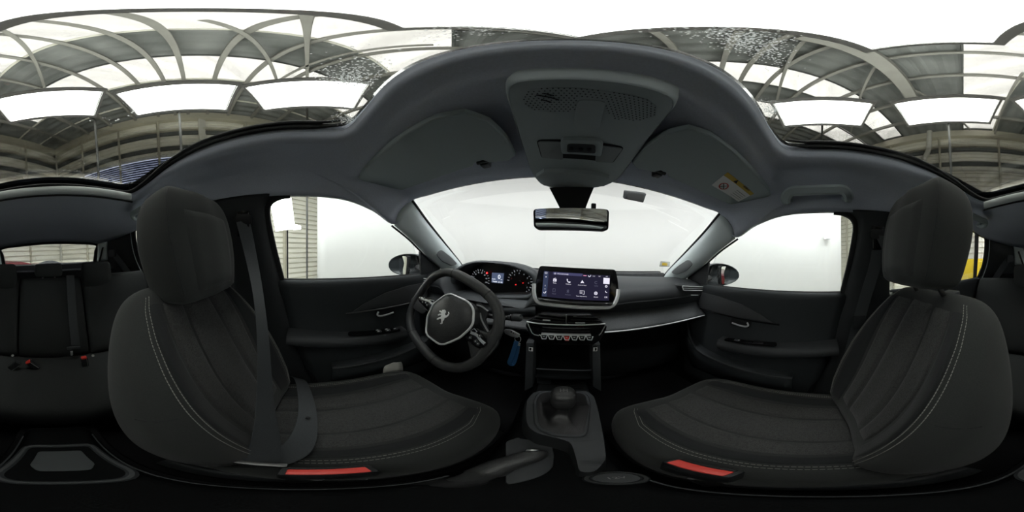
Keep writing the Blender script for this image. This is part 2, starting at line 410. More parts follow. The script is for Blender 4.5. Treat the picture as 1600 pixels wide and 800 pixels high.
# overhead light panels
PH = 2.75
panels = {'white overhead light panel squarely above the car roof': ((-.198, .094), (-.028, .217), (.242, -.086), (.087, -.23)),
 'white light panel over the driver-side rear, between two other panels': ((-.32, -.599), (-.591, -.249), (-.771, -.395), (-.49, -.749)),
 'white light panel hanging straight behind the car': ((.199, -.665), (-.243, -.607), (-.277, -.835), (.169, -.887)),
 'white light panel over the driver door beside the fogged glass': ((-.621, -.212), (-.598, .213), (-.823, .225), (-.848, -.212)),
 'white light panel over the passenger door': ((.659, .181), (.625, -.219), (.864, -.244), (.853, .196)),
 'white light panel by the rain pipe over the passenger-side rear': ((.599, -.332), (.266, -.619), (.414, -.791), (.738, -.492))}
for lab, q in panels.items():
    q = [V((a * PH, b * PH, PH)) for a, b in q]; c = sum(q, V()) / 4
    ex = ((q[1] - q[0]) + (q[2] - q[3])).normalized(); ey = V((0, 0, 1)).cross(ex)
    lx = ((q[1] - q[0]).length + (q[2] - q[3]).length) / 2; ly = ((q[3] - q[0]).length + (q[2] - q[1]).length) / 2
    t = thing('light_panel', c, lab, 'light panel', 'overhead light panels')
    def loop(s, z): return [c + ex * (sx * (lx / 2 + s)) + ey * (sy * (ly / 2 + s)) + V((0, 0, z)) for sx, sy in ((-1, -1), (1, -1), (1, 1), (-1, 1))]
    a = loop(0, 0); mesh('diffuser', a + [p + V((0, 0, .02)) for p in a], [(0, 1, 2, 3), (4, 5, 6, 7), (0, 1, 5, 4), (1, 2, 6, 5), (2, 3, 7, 6), (3, 0, 4, 7)], led, t, False)
    sweep('frame', loop(.036, .027), rect(.075, .05, .003), frame_m, t, closed=True, smooth=False)
    if V((c.x, c.y, 0)).length > 1:   # carried on a pole at its outer side, outside the backdrop
        d = V((c.x, c.y, 0)).normalized(); p = c + d * (ly / 2 + .10)
        if abs(c.x) > 1.7 and c.y > -.6: p = V((math.copysign(3.14, c.x), c.y, PH))
        if abs(c.x) < .4: p = V((-.82, -2.46, PH))
        tube('pole', [p + V((0, 0, -PH - ZC + .01)), p + V((0, 0, .06))], .020, pole_m, t, n=8)
        tube('arm', [p + V((0, 0, .06)), c + V((0, 0, .06))], .018, pole_m, t, n=8)
# flood light on a stand left of the driver door window
X0 = -2.6
fs_ = thing('flood_light', at(450, 400, X=X0) + V((0, 0, 0)), 'bright square flood light on a thin black stand seen through the driver window', 'flood light')
fq = [at(422, 316, X=X0), at(455, 309, X=X0), at(461, 357, X=X0 + .05), at(431, 361, X=X0 + .05)]
fn = V((.9, .1, -.4)).normalized()
plate('lamp_face', fq, .01, flood, fs_, n=fn)
plate('lamp_body', [p - fn * .09 for p in fq], .085, frame_m, fs_, n=fn)
fb = at(449, 365, X=X0 - .06)
tube('pole', [V((fb.x, fb.y, G + .5)), V((fb.x, fb.y, fb.z + .1))], .014, rubber, fs_, n=8)
for a in (0, 2.1, 4.2):
    tube('leg', [V((fb.x, fb.y, G + .65)), V((fb.x + .4 * math.cos(a), fb.y + .4 * math.sin(a), G + .01))], .01, rubber, fs_, n=6)
plate('side_lamp', rounded([at(458, 350, X=X0 + .02), at(470, 353, X=X0 + .02), at(470, 358, X=X0 + .02), at(458, 359, X=X0 + .02)], .01), .03, flood, fs_, .004, n=(1, 0, 0))
fs2 = thing('spot_light', at(1292, 366, X=2.85), 'small bright spot light by the white backdrop beyond the passenger window', 'spot light')
sq = [at(1287, 361, X=2.85), at(1297, 360, X=2.85), at(1298, 372, X=2.85), at(1288, 373, X=2.85)]
plate('lamp_face', sq, .01, flood, fs2, n=(-1, 0, 0)); plate('lamp_body', [p + V((.1, 0, 0)) for p in sq], .09, frame_m, fs2, n=(-1, 0, 0))
tube('bracket', [sum(sq, V()) / 4 + V((.06, 0, 0)), V((2.985, sq[0].y - .05, sq[0].z))], .012, frame_m, fs2, n=6)
# cars parked behind, seen in the rear window
def parked(name, x, y, rz, m, lab):
    t = thing(name, V((x, y, G)), lab, 'car')
    prof = [(-2.0, .35), (-2.05, .75), (-1.9, .95), (-1.1, .90), (-.55, 1.06), (.55, 1.09), (1.3, .92), (1.95, .8), (2.05, .6), (2.0, .35)]
    rows = []
    M = Matrix.Translation((x, y, G)) @ Matrix.Rotation(rz, 4, 'Z')
    for i, (a, s) in enumerate(((-.85, .80), (-.86, .96), (-.70, 1.0), (0, 1.02), (.70, 1.0), (.86, .96), (.85, .80))):
        rows.append([M @ V((px * s, a * (1 if pz < 1 else .86), .35 + (pz - .35) * s)) for px, pz in prof])
    grid('body', rows, m, t, 3, 3)
    for wx in (-1.25, 1.25):
        for wy in (-.84, .84):
            tube('wheel', [M @ V((wx, wy - .08, .31)), M @ V((wx, wy + .08, .31))], .31, rubber, t, n=20)
    return t
parked('parked_car', 1.49, -3.74, .68, car_red, 'dark red car parked behind, low in the rear window')
yc = at(1541, 404, X=1.14)
yb = rbox('storage_cabinet', (yc.x + .22, yc.y, (G + yc.z) / 2), (.36, .55, yc.z - G), yellow_b, None, .02)
prop(yb, 'yellow cabinet beyond the passenger-side rear quarter window', 'cabinet')
rbox('door_gap', (yc.x + .039, yc.y, (G + yc.z) / 2), (.004, .01, yc.z - G - .1), rubber, yb, 0)
tube('knob', [V((yc.x + .04, yc.y + .06, -.3)), V((yc.x + .01, yc.y + .06, -.3))], .015, rubber, yb)
#@@SHELL
# ================================================================== THE CAR: SHELL
ZG = -.93      # cabin floor
def sym(l): return [mx(p) for p in l]
# floor pan, firewall, lower sides, rear bulkhead
fp = thing('floor', (0, 0, ZG), 'black carpeted floor of the car cabin', kind='structure')
rbox('carpet', (0, -.35, ZG - .015), (1.44, 2.9, .03), carpet, fp, .005)
rbox('tunnel', (0, -.35, ZG + .06), (.22, 2.0, .14), carpet, fp, .03)
rbox('firewall', (0, 1.08, -.52), (1.44, .04, .86), carpet, fp, .005)
rbox('rear_bulkhead', (0, -1.72, -.52), (1.40, .04, .86), carpet, fp, .005)
for s in (-1, 1): rbox('side_panel', (s * .735, -.35, -.56), (.03, 2.88, .80), plastic, fp, .005)
rbox('cowl', (0, 1.06, -.12), (1.40, .16, .05), plastic, fp, .01)
# headliner: loops of matching points from the roof opening out to the window tops
half_in = [(0, .10, .352), (.18, .105, .352), (.33, .11, .347), (.412, .092, .343), (.43, .03, .341), (.431, -.05, .341), (.433, -.15, .341), (.436, -.30, .338),
           (.434, -.45, .332), (.428, -.60, .318), (.400, -.700, .302), (.30, -.705, .296), (.15, -.695, .299), (.07, -.690, .300), (0, -.688, .301)]
half_mid = [(0, .158, .284), (.25, .163, .281), (.42, .165, .277), (.53, .135, .272), (.562, .05, .274), (.56, -.0, .286), (.556, -.08, .291), (.555, -.18, .293),
            (.553, -.33, .293), (.548, -.52, .290), (.535, -.74, .278), (.48, -.90, .262), (.33, -.97, .272), (.18, -.98, .280), (0, -.985, .285)]
half_out = [(0, .445, .235), (.25, .435, .230), (.45, .415, .220), (.555, .395, .207), (.592, .347, .108), (.606, .25, .158), (.609, .13, .194), (.609, -.05, .203),
            (.607, -.25, .207), (.603, -.50, .213), (.60, -.80, .205), (.585, -1.06, .145), (.465, -1.48, .098), (.25, -1.51, .122), (0, -1.52, .132)]
def full(h): return [V(p) for p in h] + [mx(p) for p in h[-2:0:-1]]
L_in, L_mid, L_out = full(half_in), full(half_mid), full(half_out)
def lerp(a, b, f): return [p.lerp(q, f) for p, q in zip(a, b)]
def lift(l, dz): return [p + V((0, 0, dz)) for p in l]
def liftv(l, dz):                 # the frame is shallow along the rear edge
    n = len(half_in); return [p + V((0, 0, dz * (1 if min(i, 2 * n - 2 - i) < 8 else (.6 if min(i, 2 * n - 2 - i) == 8 else .15)))) for i, p in enumerate(l)]
loops = [liftv(L_in, .045), liftv(L_in, .018), L_in, lift(lerp(L_in, L_mid, .10), -.008), lift(lerp(L_in, L_mid, .26), -.004), lift(lerp(L_in, L_mid, .55), .004), L_mid,
         lift(lerp(L_mid, L_out, .5), .010), L_out]
hl = grid('ceiling', loops, headliner, None, 3, 6, closed_v=True, thick=.012, outward=(0, 0, 1))
prop(hl, 'grey fabric headliner of the car around the glass roof', kind='structure')
# outer roof skin closes the body above the rails and ends
skin = [lift(lerp(L_in, L_mid, -.04), .052), lift(lerp(L_mid, L_out, .0), .055), lift([V((p.x * 1.045, p.y * 1.02 + .004, p.z)) for p in L_out], .004)]
sk = grid('roof_skin', skin, car_dark, None, 3, 6, closed_v=True, thick=.003, outward=(0, 0, 1)); prop(sk, 'dark painted outer roof skin around the glass roof', kind='structure')
# seal around the opening (two rubber lips) and roof glass
rs = thing('trim_1', (0, -.3, .36), 'black rubber seals along the sides and rear of the glass roof opening', kind='structure')
for dz, f in ((.040, -.03), (.052, -.08)):
    sl_ = liftv(lerp(L_in, L_mid, f), dz); sl_ = cr(sl_[3:len(sl_) - 2], 6); tube('seal', sl_, .008, rubber, rs, n=8, scale=[min(1, .12 + .11 * min(i, len(sl_) - 1 - i)) for i in range(len(sl_))])
def roof_z(x, y): return .40 - .10 * (x / .43) ** 2 * .35 - .05 * max(0, (-y - .2)) ** 1.5
rows = [[V((x, y, roof_z(x, y))) for x in (-.47, -.30, -.1, .1, .30, .47)] for y in (.14, -.05, -.25, -.5, -.74)]
rg = grid('window_2', rows, roof_glass, None, 3, 3, thick=.005, outward=(0, 0, 1)); prop(rg, 'tinted glass roof panel over the front seats', kind='structure')
# rolled sunblind housing at the rear of the opening
sb = grid('sunblind', [[V((x * .392, y - .014 * x * x, z - .010 * x * x)) for x in (-1, -.95, -.6, -.2, .2, .6, .95, 1)] for y, z in ((-.690, .300), (-.672, .306), (-.660, .300), (-.656, .285), (-.660, .270), (-.675, .264), (-.695, .275), (-.690, .300))], mat('blind_fabric', (.62, .66, .65), .7, bump=.1), None, 2, 3)
sweep('dark_gap_line', [V((x * .40, -.668 - .014 * x * x, .2605 - .010 * x * x)) for x in (-1, -.6, -.2, .2, .6, 1)], rect(.012, .006), rubber, sb)  # dark strip painted in for the dark gap under the blind bar
prop(sb, 'rolled grey sunblind bar at the rear edge of the glass roof', 'sunblind')

# windows
def pane(name, rows, m, lab, outward, nu=4, nv=4):
    o = grid(name, rows, m, None, nu, nv, thick=.004, outward=outward); return prop(o, lab, kind='structure')
pane('window_3', [[V((-.61, .385, .212)), V((-.3, .437, .240)), V((0, .45, .247)), V((.3, .437, .240)), V((.61, .385, .212))],
                  [V((-.64, .62, .065)), V((-.32, .71, .075)), V((0, .735, .08)), V((.32, .71, .075)), V((.64, .62, .065))],
                  [V((-.68, .87, -.10)), V((-.34, 1.0, -.105)), V((0, 1.04, -.105)), V((.34, 1.0, -.105)), V((.68, .87, -.10))]], ws_glass, 'clear windscreen in front of the dashboard', (0, .6, .8))
nW = 4
for s, lab in ((-1, 'driver'), (1, 'passenger')):
    pane('window_%d' % nW, [[V((s * .622, y, .215)) for y in (-.20, .0, .20)] + [V((s * .628, .36, .125)), V((s * .632, .46, .06))],
                            [V((s * .665, y, .03)) for y in (-.18, .02, .22)] + [V((s * .668, .40, .01)), V((s * .67, .52, -.02))],
                            [V((s * .705, y, -.16)) for y in (-.14, .05, .25, .44, .60)]], side_glass, lab + ' front door window glass', (s, 0, .2), 3, 3); nW += 1
    pane('window_%d' % nW, [[V((s * .622, y, .225)) for y in (-.30, -.55, -.80)] + [V((s * .615, -1.0, .19))], [V((s * .66, y, .05)) for y in (-.30, -.55, -.80, -1.08)],
                            [V((s * .705, y, -.16)) for y in (-.30, -.55, -.80, -1.10)]], side_glass, lab + ' side rear door window glass', (s, 0, .2), 3, 3); nW += 1
pane('window_%d' % nW, [[V((x, -1.54 + .03 * (x / .46) ** 2, .135 - .035 * (x / .46) ** 2)) for x in (-.48, -.25, 0, .25, .48)],
                        [V((x, -1.84 + .05 * (x / .46) ** 2, -.10)) for x in (-.54, -.27, 0, .27, .54)]], side_glass, 'rear window glass behind the back seat', (0, -.7, .6))

# pillars
def pillar(name, rows, m, lab, nu=4, nv=4, thick=.012, outward=(1, 0, 0)):
    o = grid(name, rows, m, None, nu, nv, thick=thick, outward=outward); return prop(o, lab, kind='structure')
for s, lab, n in ((-1, 'driver', 2), (1, 'passenger', 3)):
    S = lambda x, y, z: V((s * x, y, z))
    ap = thing('trim_%d' % n, S(.63, .6, 0), 'pale grey windscreen pillar trim on the %s side' % lab, kind='structure')
    grid('pillar_cover', [[S(.556, .40, .212), S(.562, .378, .190), S(.576, .352, .150), S(.592, .345, .112), S(.612, .352, .105)],
                          [S(.580, .50, .140), S(.575, .485, .115), S(.590, .455, .085), S(.615, .445, .058), S(.635, .455, .052)],
                          [S(.605, .65, .050), S(.588, .625, .025), S(.598, .595, -.005), S(.628, .565, -.020), S(.650, .570, -.024)],
                          [S(.628, .84, -.065), S(.602, .80, -.072), S(.600, .76, -.080), S(.630, .70, -.095), S(.655, .69, -.10)],
                          [S(.635, .90, -.115), S(.606, .86, -.12), S(.602, .82, -.125), S(.632, .76, -.13), S(.657, .75, -.135)]], trim_grey, ap, 4, 4, thick=.008, outward=(s, 0, 0))
    # tweeter grille at its foot
    c = S(.603, .70, -.045); ex = S(0, .80, -.42) - S(0, 0, 0); ex.normalize(); ey = (S(.25, .33, .62)).normalized()
    nrm = S(-.9, -.4, .15).normalized()
    tw = [S(.588, .615, .010), S(.580, .69, -.030), S(.589, .765, -.073), S(.607, .735, -.085), S(.616, .655, -.055), S(.607, .598, -.015)]
    plate('tweeter_grille', rounded(tw, .02), .008, mat('grille_grey_%d' % n, (.36, .38, .39), .6), ap, .004, n=nrm)
    sweep('seal', cr([S(.555, .402, .212), S(.583, .51, .142), S(.610, .66, .052), S(.634, .85, -.066), S(.640, .91, -.115)], 5), rect(.010, .012), rubber, ap, up=(s, 0, 0))
    sweep('door_seal', cr([S(.618, .345, .103), S(.640, .452, .050), S(.655, .568, -.026), S(.66, .69, -.10)], 5), rect(.008, .008), rubber, ap, up=(s, 0, 0))
    # mirror triangle filling the front corner of the door window
    plate('mirror_sail', [S(.655, .535, -.005), S(.662, .70, -.105), S(.668, .70, -.145), S(.672, .565, -.145)], .014, plastic, ap, .003, n=(s * 1, 0, 0))
    # B pillar
    bp = thing('trim_%d' % (n + 2), S(.66, -.24, ZG), 'black door pillar trim behind the %s window' % lab, kind='structure')
    grid('pillar_cover', [[S(.618, -.105, .215), S(.598, -.150, .213), S(.592, -.20, .213), S(.592, -.30, .215), S(.600, -.42, .215), S(.63, -.43, .215)],
                          [S(.640, -.150, .16), S(.612, -.168, .16), S(.605, -.205, .16), S(.605, -.285, .16), S(.617, -.405, .16), S(.645, -.41, .16)],
                          [S(.665, -.140, .03), S(.638, -.155, .03), S(.630, -.195, .03), S(.630, -.275, .03), S(.642, -.335, .03), S(.67, -.34, .03)],
                          [S(.695, -.105, -.14), S(.668, -.115, -.14), S(.655, -.165, -.14), S(.655, -.275, -.14), S(.668, -.315, -.14), S(.70, -.32, -.14)],
                          [S(.70, -.045, -.45), S(.672, -.055, -.45), S(.655, -.12, -.45), S(.655, -.30, -.45), S(.672, -.36, -.45), S(.70, -.37, -.45)],
                          [S(.70, .06, -.80), S(.665, .02, -.80), S(.640, -.06, -.80), S(.640, -.32, -.80), S(.665, -.40, -.80), S(.70, -.42, -.80)]], plastic, bp, 4, 3, thick=.01, outward=(s, 0, 0))
    sweep('door_seal', cr([S(.618, -.06, .206), S(.617, -.10, .200), S(.622, -.138, .178), S(.636, -.150, .13), S(.66, -.130, .0), S(.685, -.100, -.14), S(.69, -.035, -.45), S(.69, .05, -.75)], 5), rect(.022, .014), rubber, bp, up=(s, 0, 0))
    rbox('belt_slot', S(.596, -.235, .10), (.012, .05, .10), gloss, bp, .004)
    # C pillar and rear quarter
    cp = thing('trim_%d' % (n + 4), S(.6, -1.3, -.1), 'black rear pillar trim on the %s side' % lab, kind='structure')
    grid('pillar_cover', [[S(.60, -1.035, .165), S(.585, -1.10, .150), S(.54, -1.28, .128), S(.475, -1.47, .102), S(.452, -1.51, .100)],
                          [S(.63, -1.06, .06), S(.612, -1.12, .05), S(.565, -1.32, .04), S(.495, -1.55, .03), S(.468, -1.60, .03)],
                          [S(.66, -1.06, -.05), S(.64, -1.12, -.06), S(.585, -1.36, -.07), S(.52, -1.66, -.08), S(.485, -1.73, -.08)],
                          [S(.69, -1.02, -.18), S(.67, -1.08, -.20), S(.62, -1.36, -.22), S(.56, -1.68, -.22), S(.52, -1.75, -.22)],
                          [S(.70, -.90, -.75), S(.68, -.95, -.75), S(.66, -1.3, -.75), S(.60, -1.68, -.75), S(.56, -1.75, -.75)]], plastic, cp, 4, 4, thick=.01, outward=(s, 0, 0))
    sweep('window_seal', cr([S(.603, -.95, .190), S(.606, -1.03, .160), S(.628, -1.058, .06), S(.65, -1.05, -.05), S(.675, -1.0, -.155)], 5), rect(.026, .016), rubber, cp, up=(s, 0, 0))
    sweep('trim_line', cr([S(.585, -1.055, .152), S(.612, -1.085, .05), S(.635, -1.08, -.05), S(.66, -1.03, -.165)], 5), rect(.006, .006), trim_grey, cp, up=(s, 0, 0))
    sweep('window_bar', [S(.612, -.93, .20), S(.648, -.965, .05), S(.695, -1.0, -.15)], rect(.012, .03), rubber, cp, up=(s, 0, 0))
    grid('pillar_fillet', [[S(.52, -1.36, .118), S(.50, -1.43, .106), S(.47, -1.50, .098)], [S(.535, -1.42, .04), S(.515, -1.50, .03), S(.488, -1.57, .02)],
                           [S(.55, -1.46, -.06), S(.53, -1.56, -.07), S(.505, -1.66, -.08)]], trim_grey, cp, 3, 3, thick=.008, outward=(-s, 0, 0))
    # rear door below its window
    rd = thing('trim_%d' % (n + 6), S(.68, -.7, -.4), 'black rear door panel on the %s side' % lab, kind='structure')
    grid('door_card', [[S(.70, -.33, -.135), S(.70, -.7, -.135), S(.695, -1.06, -.135)], [S(.672, -.33, -.13), S(.672, -.7, -.13), S(.668, -1.06, -.13)],
                       [S(.655, -.33, -.16), S(.655, -.7, -.16), S(.652, -1.06, -.16)], [S(.66, -.34, -.30), S(.66, -.7, -.30), S(.655, -1.0, -.30)],
                       [S(.63, -.36, -.38), S(.62, -.7, -.38), S(.64, -.95, -.38)], [S(.66, -.38, -.46), S(.66, -.7, -.46), S(.66, -.9, -.46)],
                       [S(.67, -.40, -.85), S(.67, -.7, -.85), S(.67, -.85, -.85)]], plastic_door, rd, 3, 4, thick=.012, outward=(s, 0, 0))
# tailgate inner frame
tg = thing('trim_10', (0, -1.6, 0), 'black tailgate frame around the rear window', kind='structure')
rw = [V((-.46, -1.51, .094)), V((-.25, -1.53, .118)), V((0, -1.535, .127)), V((.25, -1.53, .118)), V((.46, -1.51, .094)), V((.475, -1.60, .03)), V((.495, -1.74, -.075)), V((.48, -1.78, -.095)),
      V((.25, -1.82, -.10)), V((0, -1.83, -.10)), V((-.25, -1.82, -.10)), V((-.48, -1.78, -.095)), V((-.495, -1.74, -.075)), V((-.475, -1.60, .03))]
sweep('frame', cr(rw, 4, True), rect(.035, .02), rubber, tg, closed=True, up=(0, -.7, .7))
grid('wiper_motor_cover', [[V((x, -1.70 - .09 * f, -.095 + h * (1 - (x / .155) ** 2))) for x in (-.15, -.12, -.06, 0, .06, .12, .15)] for f, h in ((0, .0), (.25, .035), (.6, .045), (1, .045))], plastic, tg, 3, 3, thick=.01)
rbox('lower_panel', (0, -1.80, -.40), (1.16, .04, .62), plastic, tg, .01)
for s in (-1, 1): tube('gas_strut', [V((s * .49, -1.42, .06)), V((s * .505, -1.62, -.10))], .009, rubber, tg)
ps = rbox('parcel_shelf', (0, -1.41, -.155), (1.14, .56, .025), mat('shelf_felt', (.010, .010, .011), 1.0, spec=.0), None, .008)
prop(ps, 'black parcel shelf behind the rear headrests', 'parcel shelf')
pp = thing('paper_slip', (.02, -1.2, -.139), 'crumpled pale paper slip lying on the parcel shelf', 'paper')
grid('sheet', [[V((-.07 - .05 * i + .0, -1.16 - .05 * j, -.138 + .012 * ((i + j) % 2))) for i in range(4)] for j in range(3)], mat('slip_paper', (.45, .5, .6), .8), pp, 2, 2, thick=.001)
# front doors
for s, lab, n in ((-1, 'driver', 1), (1, 'passenger', 2)):
    S = lambda x, y, z: V((s * x, y, z))
    d = thing('door_%d' % n, S(.68, .2, -.5), 'black front door panel on the %s side with armrest and pocket' % lab, kind='structure')
    ys = (-.115, .02, .2, .4, .58, .74)
    def rowf(x, z, dy=0, sl=0): return [S(x + (.012 if i == 0 else 0), y + dy * (1 - i / 5), z - sl * ((y + .1) / .8)) for i, y in enumerate(ys)]
    grid('door_card', [rowf(.705, -.140), rowf(.690, -.128, 0), rowf(.668, -.130), rowf(.655, -.145), rowf(.658, -.185, .006), rowf(.664, -.23, .014), rowf(.668, -.28, .024),
                       rowf(.668, -.33, .035), rowf(.665, -.42, .06), rowf(.664, -.52, .09), rowf(.672, -.62, .12), rowf(.68, -.85, .17)], plastic_door, d, 3, 3, thick=.012, outward=(s, 0, 0))
    # window lip
    sweep('window_lip', [S(.688, y, -.128) for y in (-.115, .1, .35, .60)], rect(.012, .008), rubber, d)
    # armrest
    ar = grid('armrest', [[S(.668, y, -.345 - .05 * t), S(.625, y, -.350 - .05 * t), S(.600 + .02 * t, y, -.358 - .05 * t), S(.592 + .02 * t, y, -.375 - .055 * t), S(.605 + .02 * t, y, -.398 - .06 * t), S(.668, y, -.43 - .06 * t)]
                          for y, t in ((-.075, 0), (-.06, 0), (.05, .25), (.18, .55), (.32, .85), (.42, 1), (.44, 1))], plastic_soft, d, 3, 4, cap=False)
    # switch / pull recess on the armrest
    sw = [S(.618, .16, -.369), S(.620, .41, -.395), S(.650, .40, -.393), S(.650, .17, -.369)]
    sp = plate('switch_panel', rounded(sw, .015), .006, gloss, d, .002, n=(0, 0, 1))
    if s < 0:
        for y, x in ((.30, .627), (.30, .640), (.345, .627), (.345, .640), (.385, .634)):
            rbox('window_switch', S(x, y, -.3615 - .104 * (y - .16)), (.010, .022, .008), plastic_mid, sp, .002)
            rbox('switch_mark', S(x - .001, y - .004, -.3570 - .104 * (y - .16)), (.005, .009, .0015), white_p, sp, 0)
    else:
        rbox('window_switch', S(.634, .345, -.3815), (.014, .026, .008), plastic_mid, sp, .002)
        rbox('switch_mark', S(.632, .335, -.377), (.004, .004, .001), white_p, sp, 0)
        rbox('pull_recess', S(.634, .22, -.372), (.022, .09, .006), rubber, sp, .002)
    # inner handle
    hp = S(.662, .345, -.295)
    hr = plate('handle_recess', rounded([S(.664, .29, -.272), S(.664, .39, -.272), S(.664, .40, -.318), S(.664, .30, -.318)], .012), .004, rubber, d, .001, n=(-s, 0, 0))
    sweep('door_handle', cr([S(.655, .385, -.302), S(.650, .34, -.306), S(.648, .31, -.304), S(.650, .300, -.296), S(.655, .308, -.285)], 4), rect(.008, .005), satin, hr, up=(s, 0, 0))
    # woven insert wing with chrome line below it
    wing = [S(.654, .62, -.165), S(.654, .46, -.175), S(.654, .34, -.195), S(.655, .24, -.235), S(.656, .19, -.268), S(.656, .30, -.265), S(.656, .45, -.262), S(.656, .60, -.258)]
    plate('woven_insert', wing, .004, carbon, d, .002, n=(-s, 0, 0))
    sweep('chrome_line', cr([S(.652, .16, -.274), S(.650, .32, -.270), S(.650, .48, -.266), S(.650, .62, -.262)], 4), rect(.006, .005), steel if s < 0 else gloss, d, up=(s, 0, 0))
    # map pocket
    pk = grid('map_pocket', [[S(.672, y, -.53 - dz), S(.628, y, -.53 - dz), S(.612, y, -.545 - dz), S(.615, y, -.60 - dz), S(.665, y, -.70)] for y, dz in ((.10, .02), (.22, .01), (.40, 0), (.55, -.02), (.64, -.08))], plastic_door, d, 4, 4, thick=.006)
    sweep('pocket_rim', cr([S(.615, .10, -.545), S(.607, .22, -.535), S(.607, .40, -.527), S(.612, .55, -.505), S(.63, .63, -.45), S(.645, .67, -.36)], 4), rect(.014, .010), plastic_soft, d, up=(0, 0, 1))
pa = thing('paper_slip', (-.64, .40, -.5), 'folded pale paper sticking out of the driver door pocket', 'paper')
grid('sheet', [[at(598, 584, X=-.600), at(612, 583, X=-.596), at(630, 581, X=-.600)], [at(600, 574, X=-.608), at(613, 573, X=-.603), at(629, 570, X=-.608)],
               [at(606, 567, X=-.615), at(615, 566, X=-.61), at(626, 564, X=-.615)]], mat('paper', (.55, .54, .50), .8), pa, 2, 2, thick=.001)
#@@DASH
# ================================================================== DASHBOARD
dash = thing('dashboard', (0, .75, -.4), 'black full-width dashboard with soft top and woven band', 'dashboard')
def prof(x):
    a = abs(x); b = .03 * (x / .64) ** 2      # ends wrap slightly towards the doors
    ctr = math.exp(-((x - .03) / .17) ** 4)   # centre part carries the screen
    drv = ss(-.10, -.20, x) if x < 0 else 0
    top = -.105
    lip = -.118 - .02 * ctr
    dv = ss(-.115, -.15, x) * ss(-.56, -.52, x) if x < 0 else 0
    return [(1.06 - .35 * (a / .66) ** 2 * .6, top - .01), (.90 - .25 * (a / .66) ** 2 * .6, top + .004 - .10 * dv), (.74 - b, top - .10 * dv), (.645 - b, lip - .085 * dv), (.612 - b, lip - .022 - .07 * dv), (.606 - b, lip - .06 - .035 * dv),
            (.628 - b, -.228), (.612 - b, -.262), (.578 - b, -.290), (.580 - b, -.303), (.64 - b, -.322), (.72, -.345), (.745, -.45), (.74, -.60), (.80, -.74), (.95, -.85)]
xs = [-.655, -.60, -.56, -.52, -.5, -.4, -.3, -.2, -.16, -.13, -.11, -.05, .03, .11, .18, .26, .35, .45, .55, .61, .655]
grid('top_panel', [[V((x, y, z)) for y, z in prof(x)[:7]] for x in xs], plastic_soft, dash, 2, 4, thick=.004, outward=(0, .3, -1))
grid('woven_band', [[V((x, y - .001, z)) for y, z in prof(x)[5:9]] for x in xs], carbon, dash, 2, 4, thick=.004, outward=(0, 1, 0))
grid('lower_panel', [[V((x, y, z)) for y, z in prof(x)[8:]] for x in xs], plastic, dash, 2, 3, thick=.004, outward=(0, 1, 0))
# chrome strip along the passenger side, gloss line on the driver side
sweep('chrome_strip', cr([V((x, prof(x)[8][0] - .003, prof(x)[8][1] - .003)) for x in (.150, .20, .28, .36, .45, .55, .62, .645)], 3), rect(.006, .005), chrome, dash, up=(0, 0, 1))
sweep('chrome_strip', cr([V((x, prof(x)[8][0] - .003, prof(x)[8][1] - .003)) for x in (-.645, -.6, -.5, -.42, -.3, -.2, -.13)], 3), rect(.006, .005), gloss, dash, up=(0, 0, 1))
# corner vents by the doors
for q in ([(1066, 447), (1107, 448.5), (1103, 454), (1068, 453.5)], [(654, 433.5), (673, 437), (671, 442), (651, 440)]):
    s = 1 if q[0][0] > 900 else -1; yv = .572 if s > 0 else .565
    p = [at(a_, b_, Y=yv) for a_, b_ in q]; c0 = sum(p, V()) / 4
    v = plate('corner_vent', [r_ + V((0, .05, 0)) for r_ in rounded([c0 + (k - c0) * 1.15 for k in p], .006)], .048, plastic, dash, .003, n=(0, -1, 0))
    sweep('vent_bezel', rounded(p, .006), rect(.0045, .004), chrome, v, closed=True, up=(0, 1, 0))
    sweep('vent_blade', [p[0].lerp(p[3], .5), p[1].lerp(p[2], .5)], rect(.004, .003, .0008), satin, v, up=(0, 0, 1))
    if s > 0: sweep('vent_tab', [at(1080, 461, Y=.565), at(1091, 461.5, Y=.565)], rect(.004, .003, .0008), satin, v, up=(0, 0, 1))
# centre vents and gloss fascia with its chrome outline
Yc = .560
def c2(px, py, y=Yc): return at(px, py, Y=y)
plate('vent_face', rounded([c2(824, 502), c2(846, 487), c2(922, 488), c2(946, 506), c2(905, 509), c2(860, 508)], .006), .03, gloss, dash, .003, n=(0, -1, 0))
for (a, b, c, d) in ((832, 499, 884, 504), (888, 504, 938, 505)):
    for k in (0, 4.5, 9):
        sweep('vent_blade', [c2(a + k * .9, b - k, Yc - .034), c2(c, d - k, Yc - .034)], rect(.006, .0025, .0008), rubber, dash, up=(0, 0, 1))
rbox('vent_divider', c2(884.5, 499, Yc - .034), (.004, .008, .035), plastic_mid, dash, .001)
for p, q in (((848, 500), (860, 501)), ((899, 504.5), (914, 504.7))): sweep('vent_tab', [c2(*p, Yc - .040), c2(*q, Yc - .040)], rect(.006, .004, .001), satin, dash, up=(0, 0, 1))
plate('gloss_fascia', [c2(824, 504), c2(860, 508), c2(905, 509), c2(945, 507), c2(936, 526), c2(925, 533), c2(842, 531), c2(832, 523)], .028, gloss, dash, .003, n=(0, -1, 0))
sweep('chrome_outline', cr([c2(823, 502.5, Yc - .034), c2(840, 505.3, Yc - .036), c2(884, 507.5, Yc - .038), c2(920, 507.4, Yc - .036), c2(946, 506, Yc - .034)], 4), rect(.004, .0045, .001), chrome, dash, up=(0, 0, 1))
sweep('chrome_outline', [c2(824, 504, Yc - .032), c2(831, 520, Yc - .032), c2(835, 523, Yc - .032), c2(842, 524.5, Yc - .032)], rect(.003, .003, .0008), satin, dash, up=(0, 1, 0))
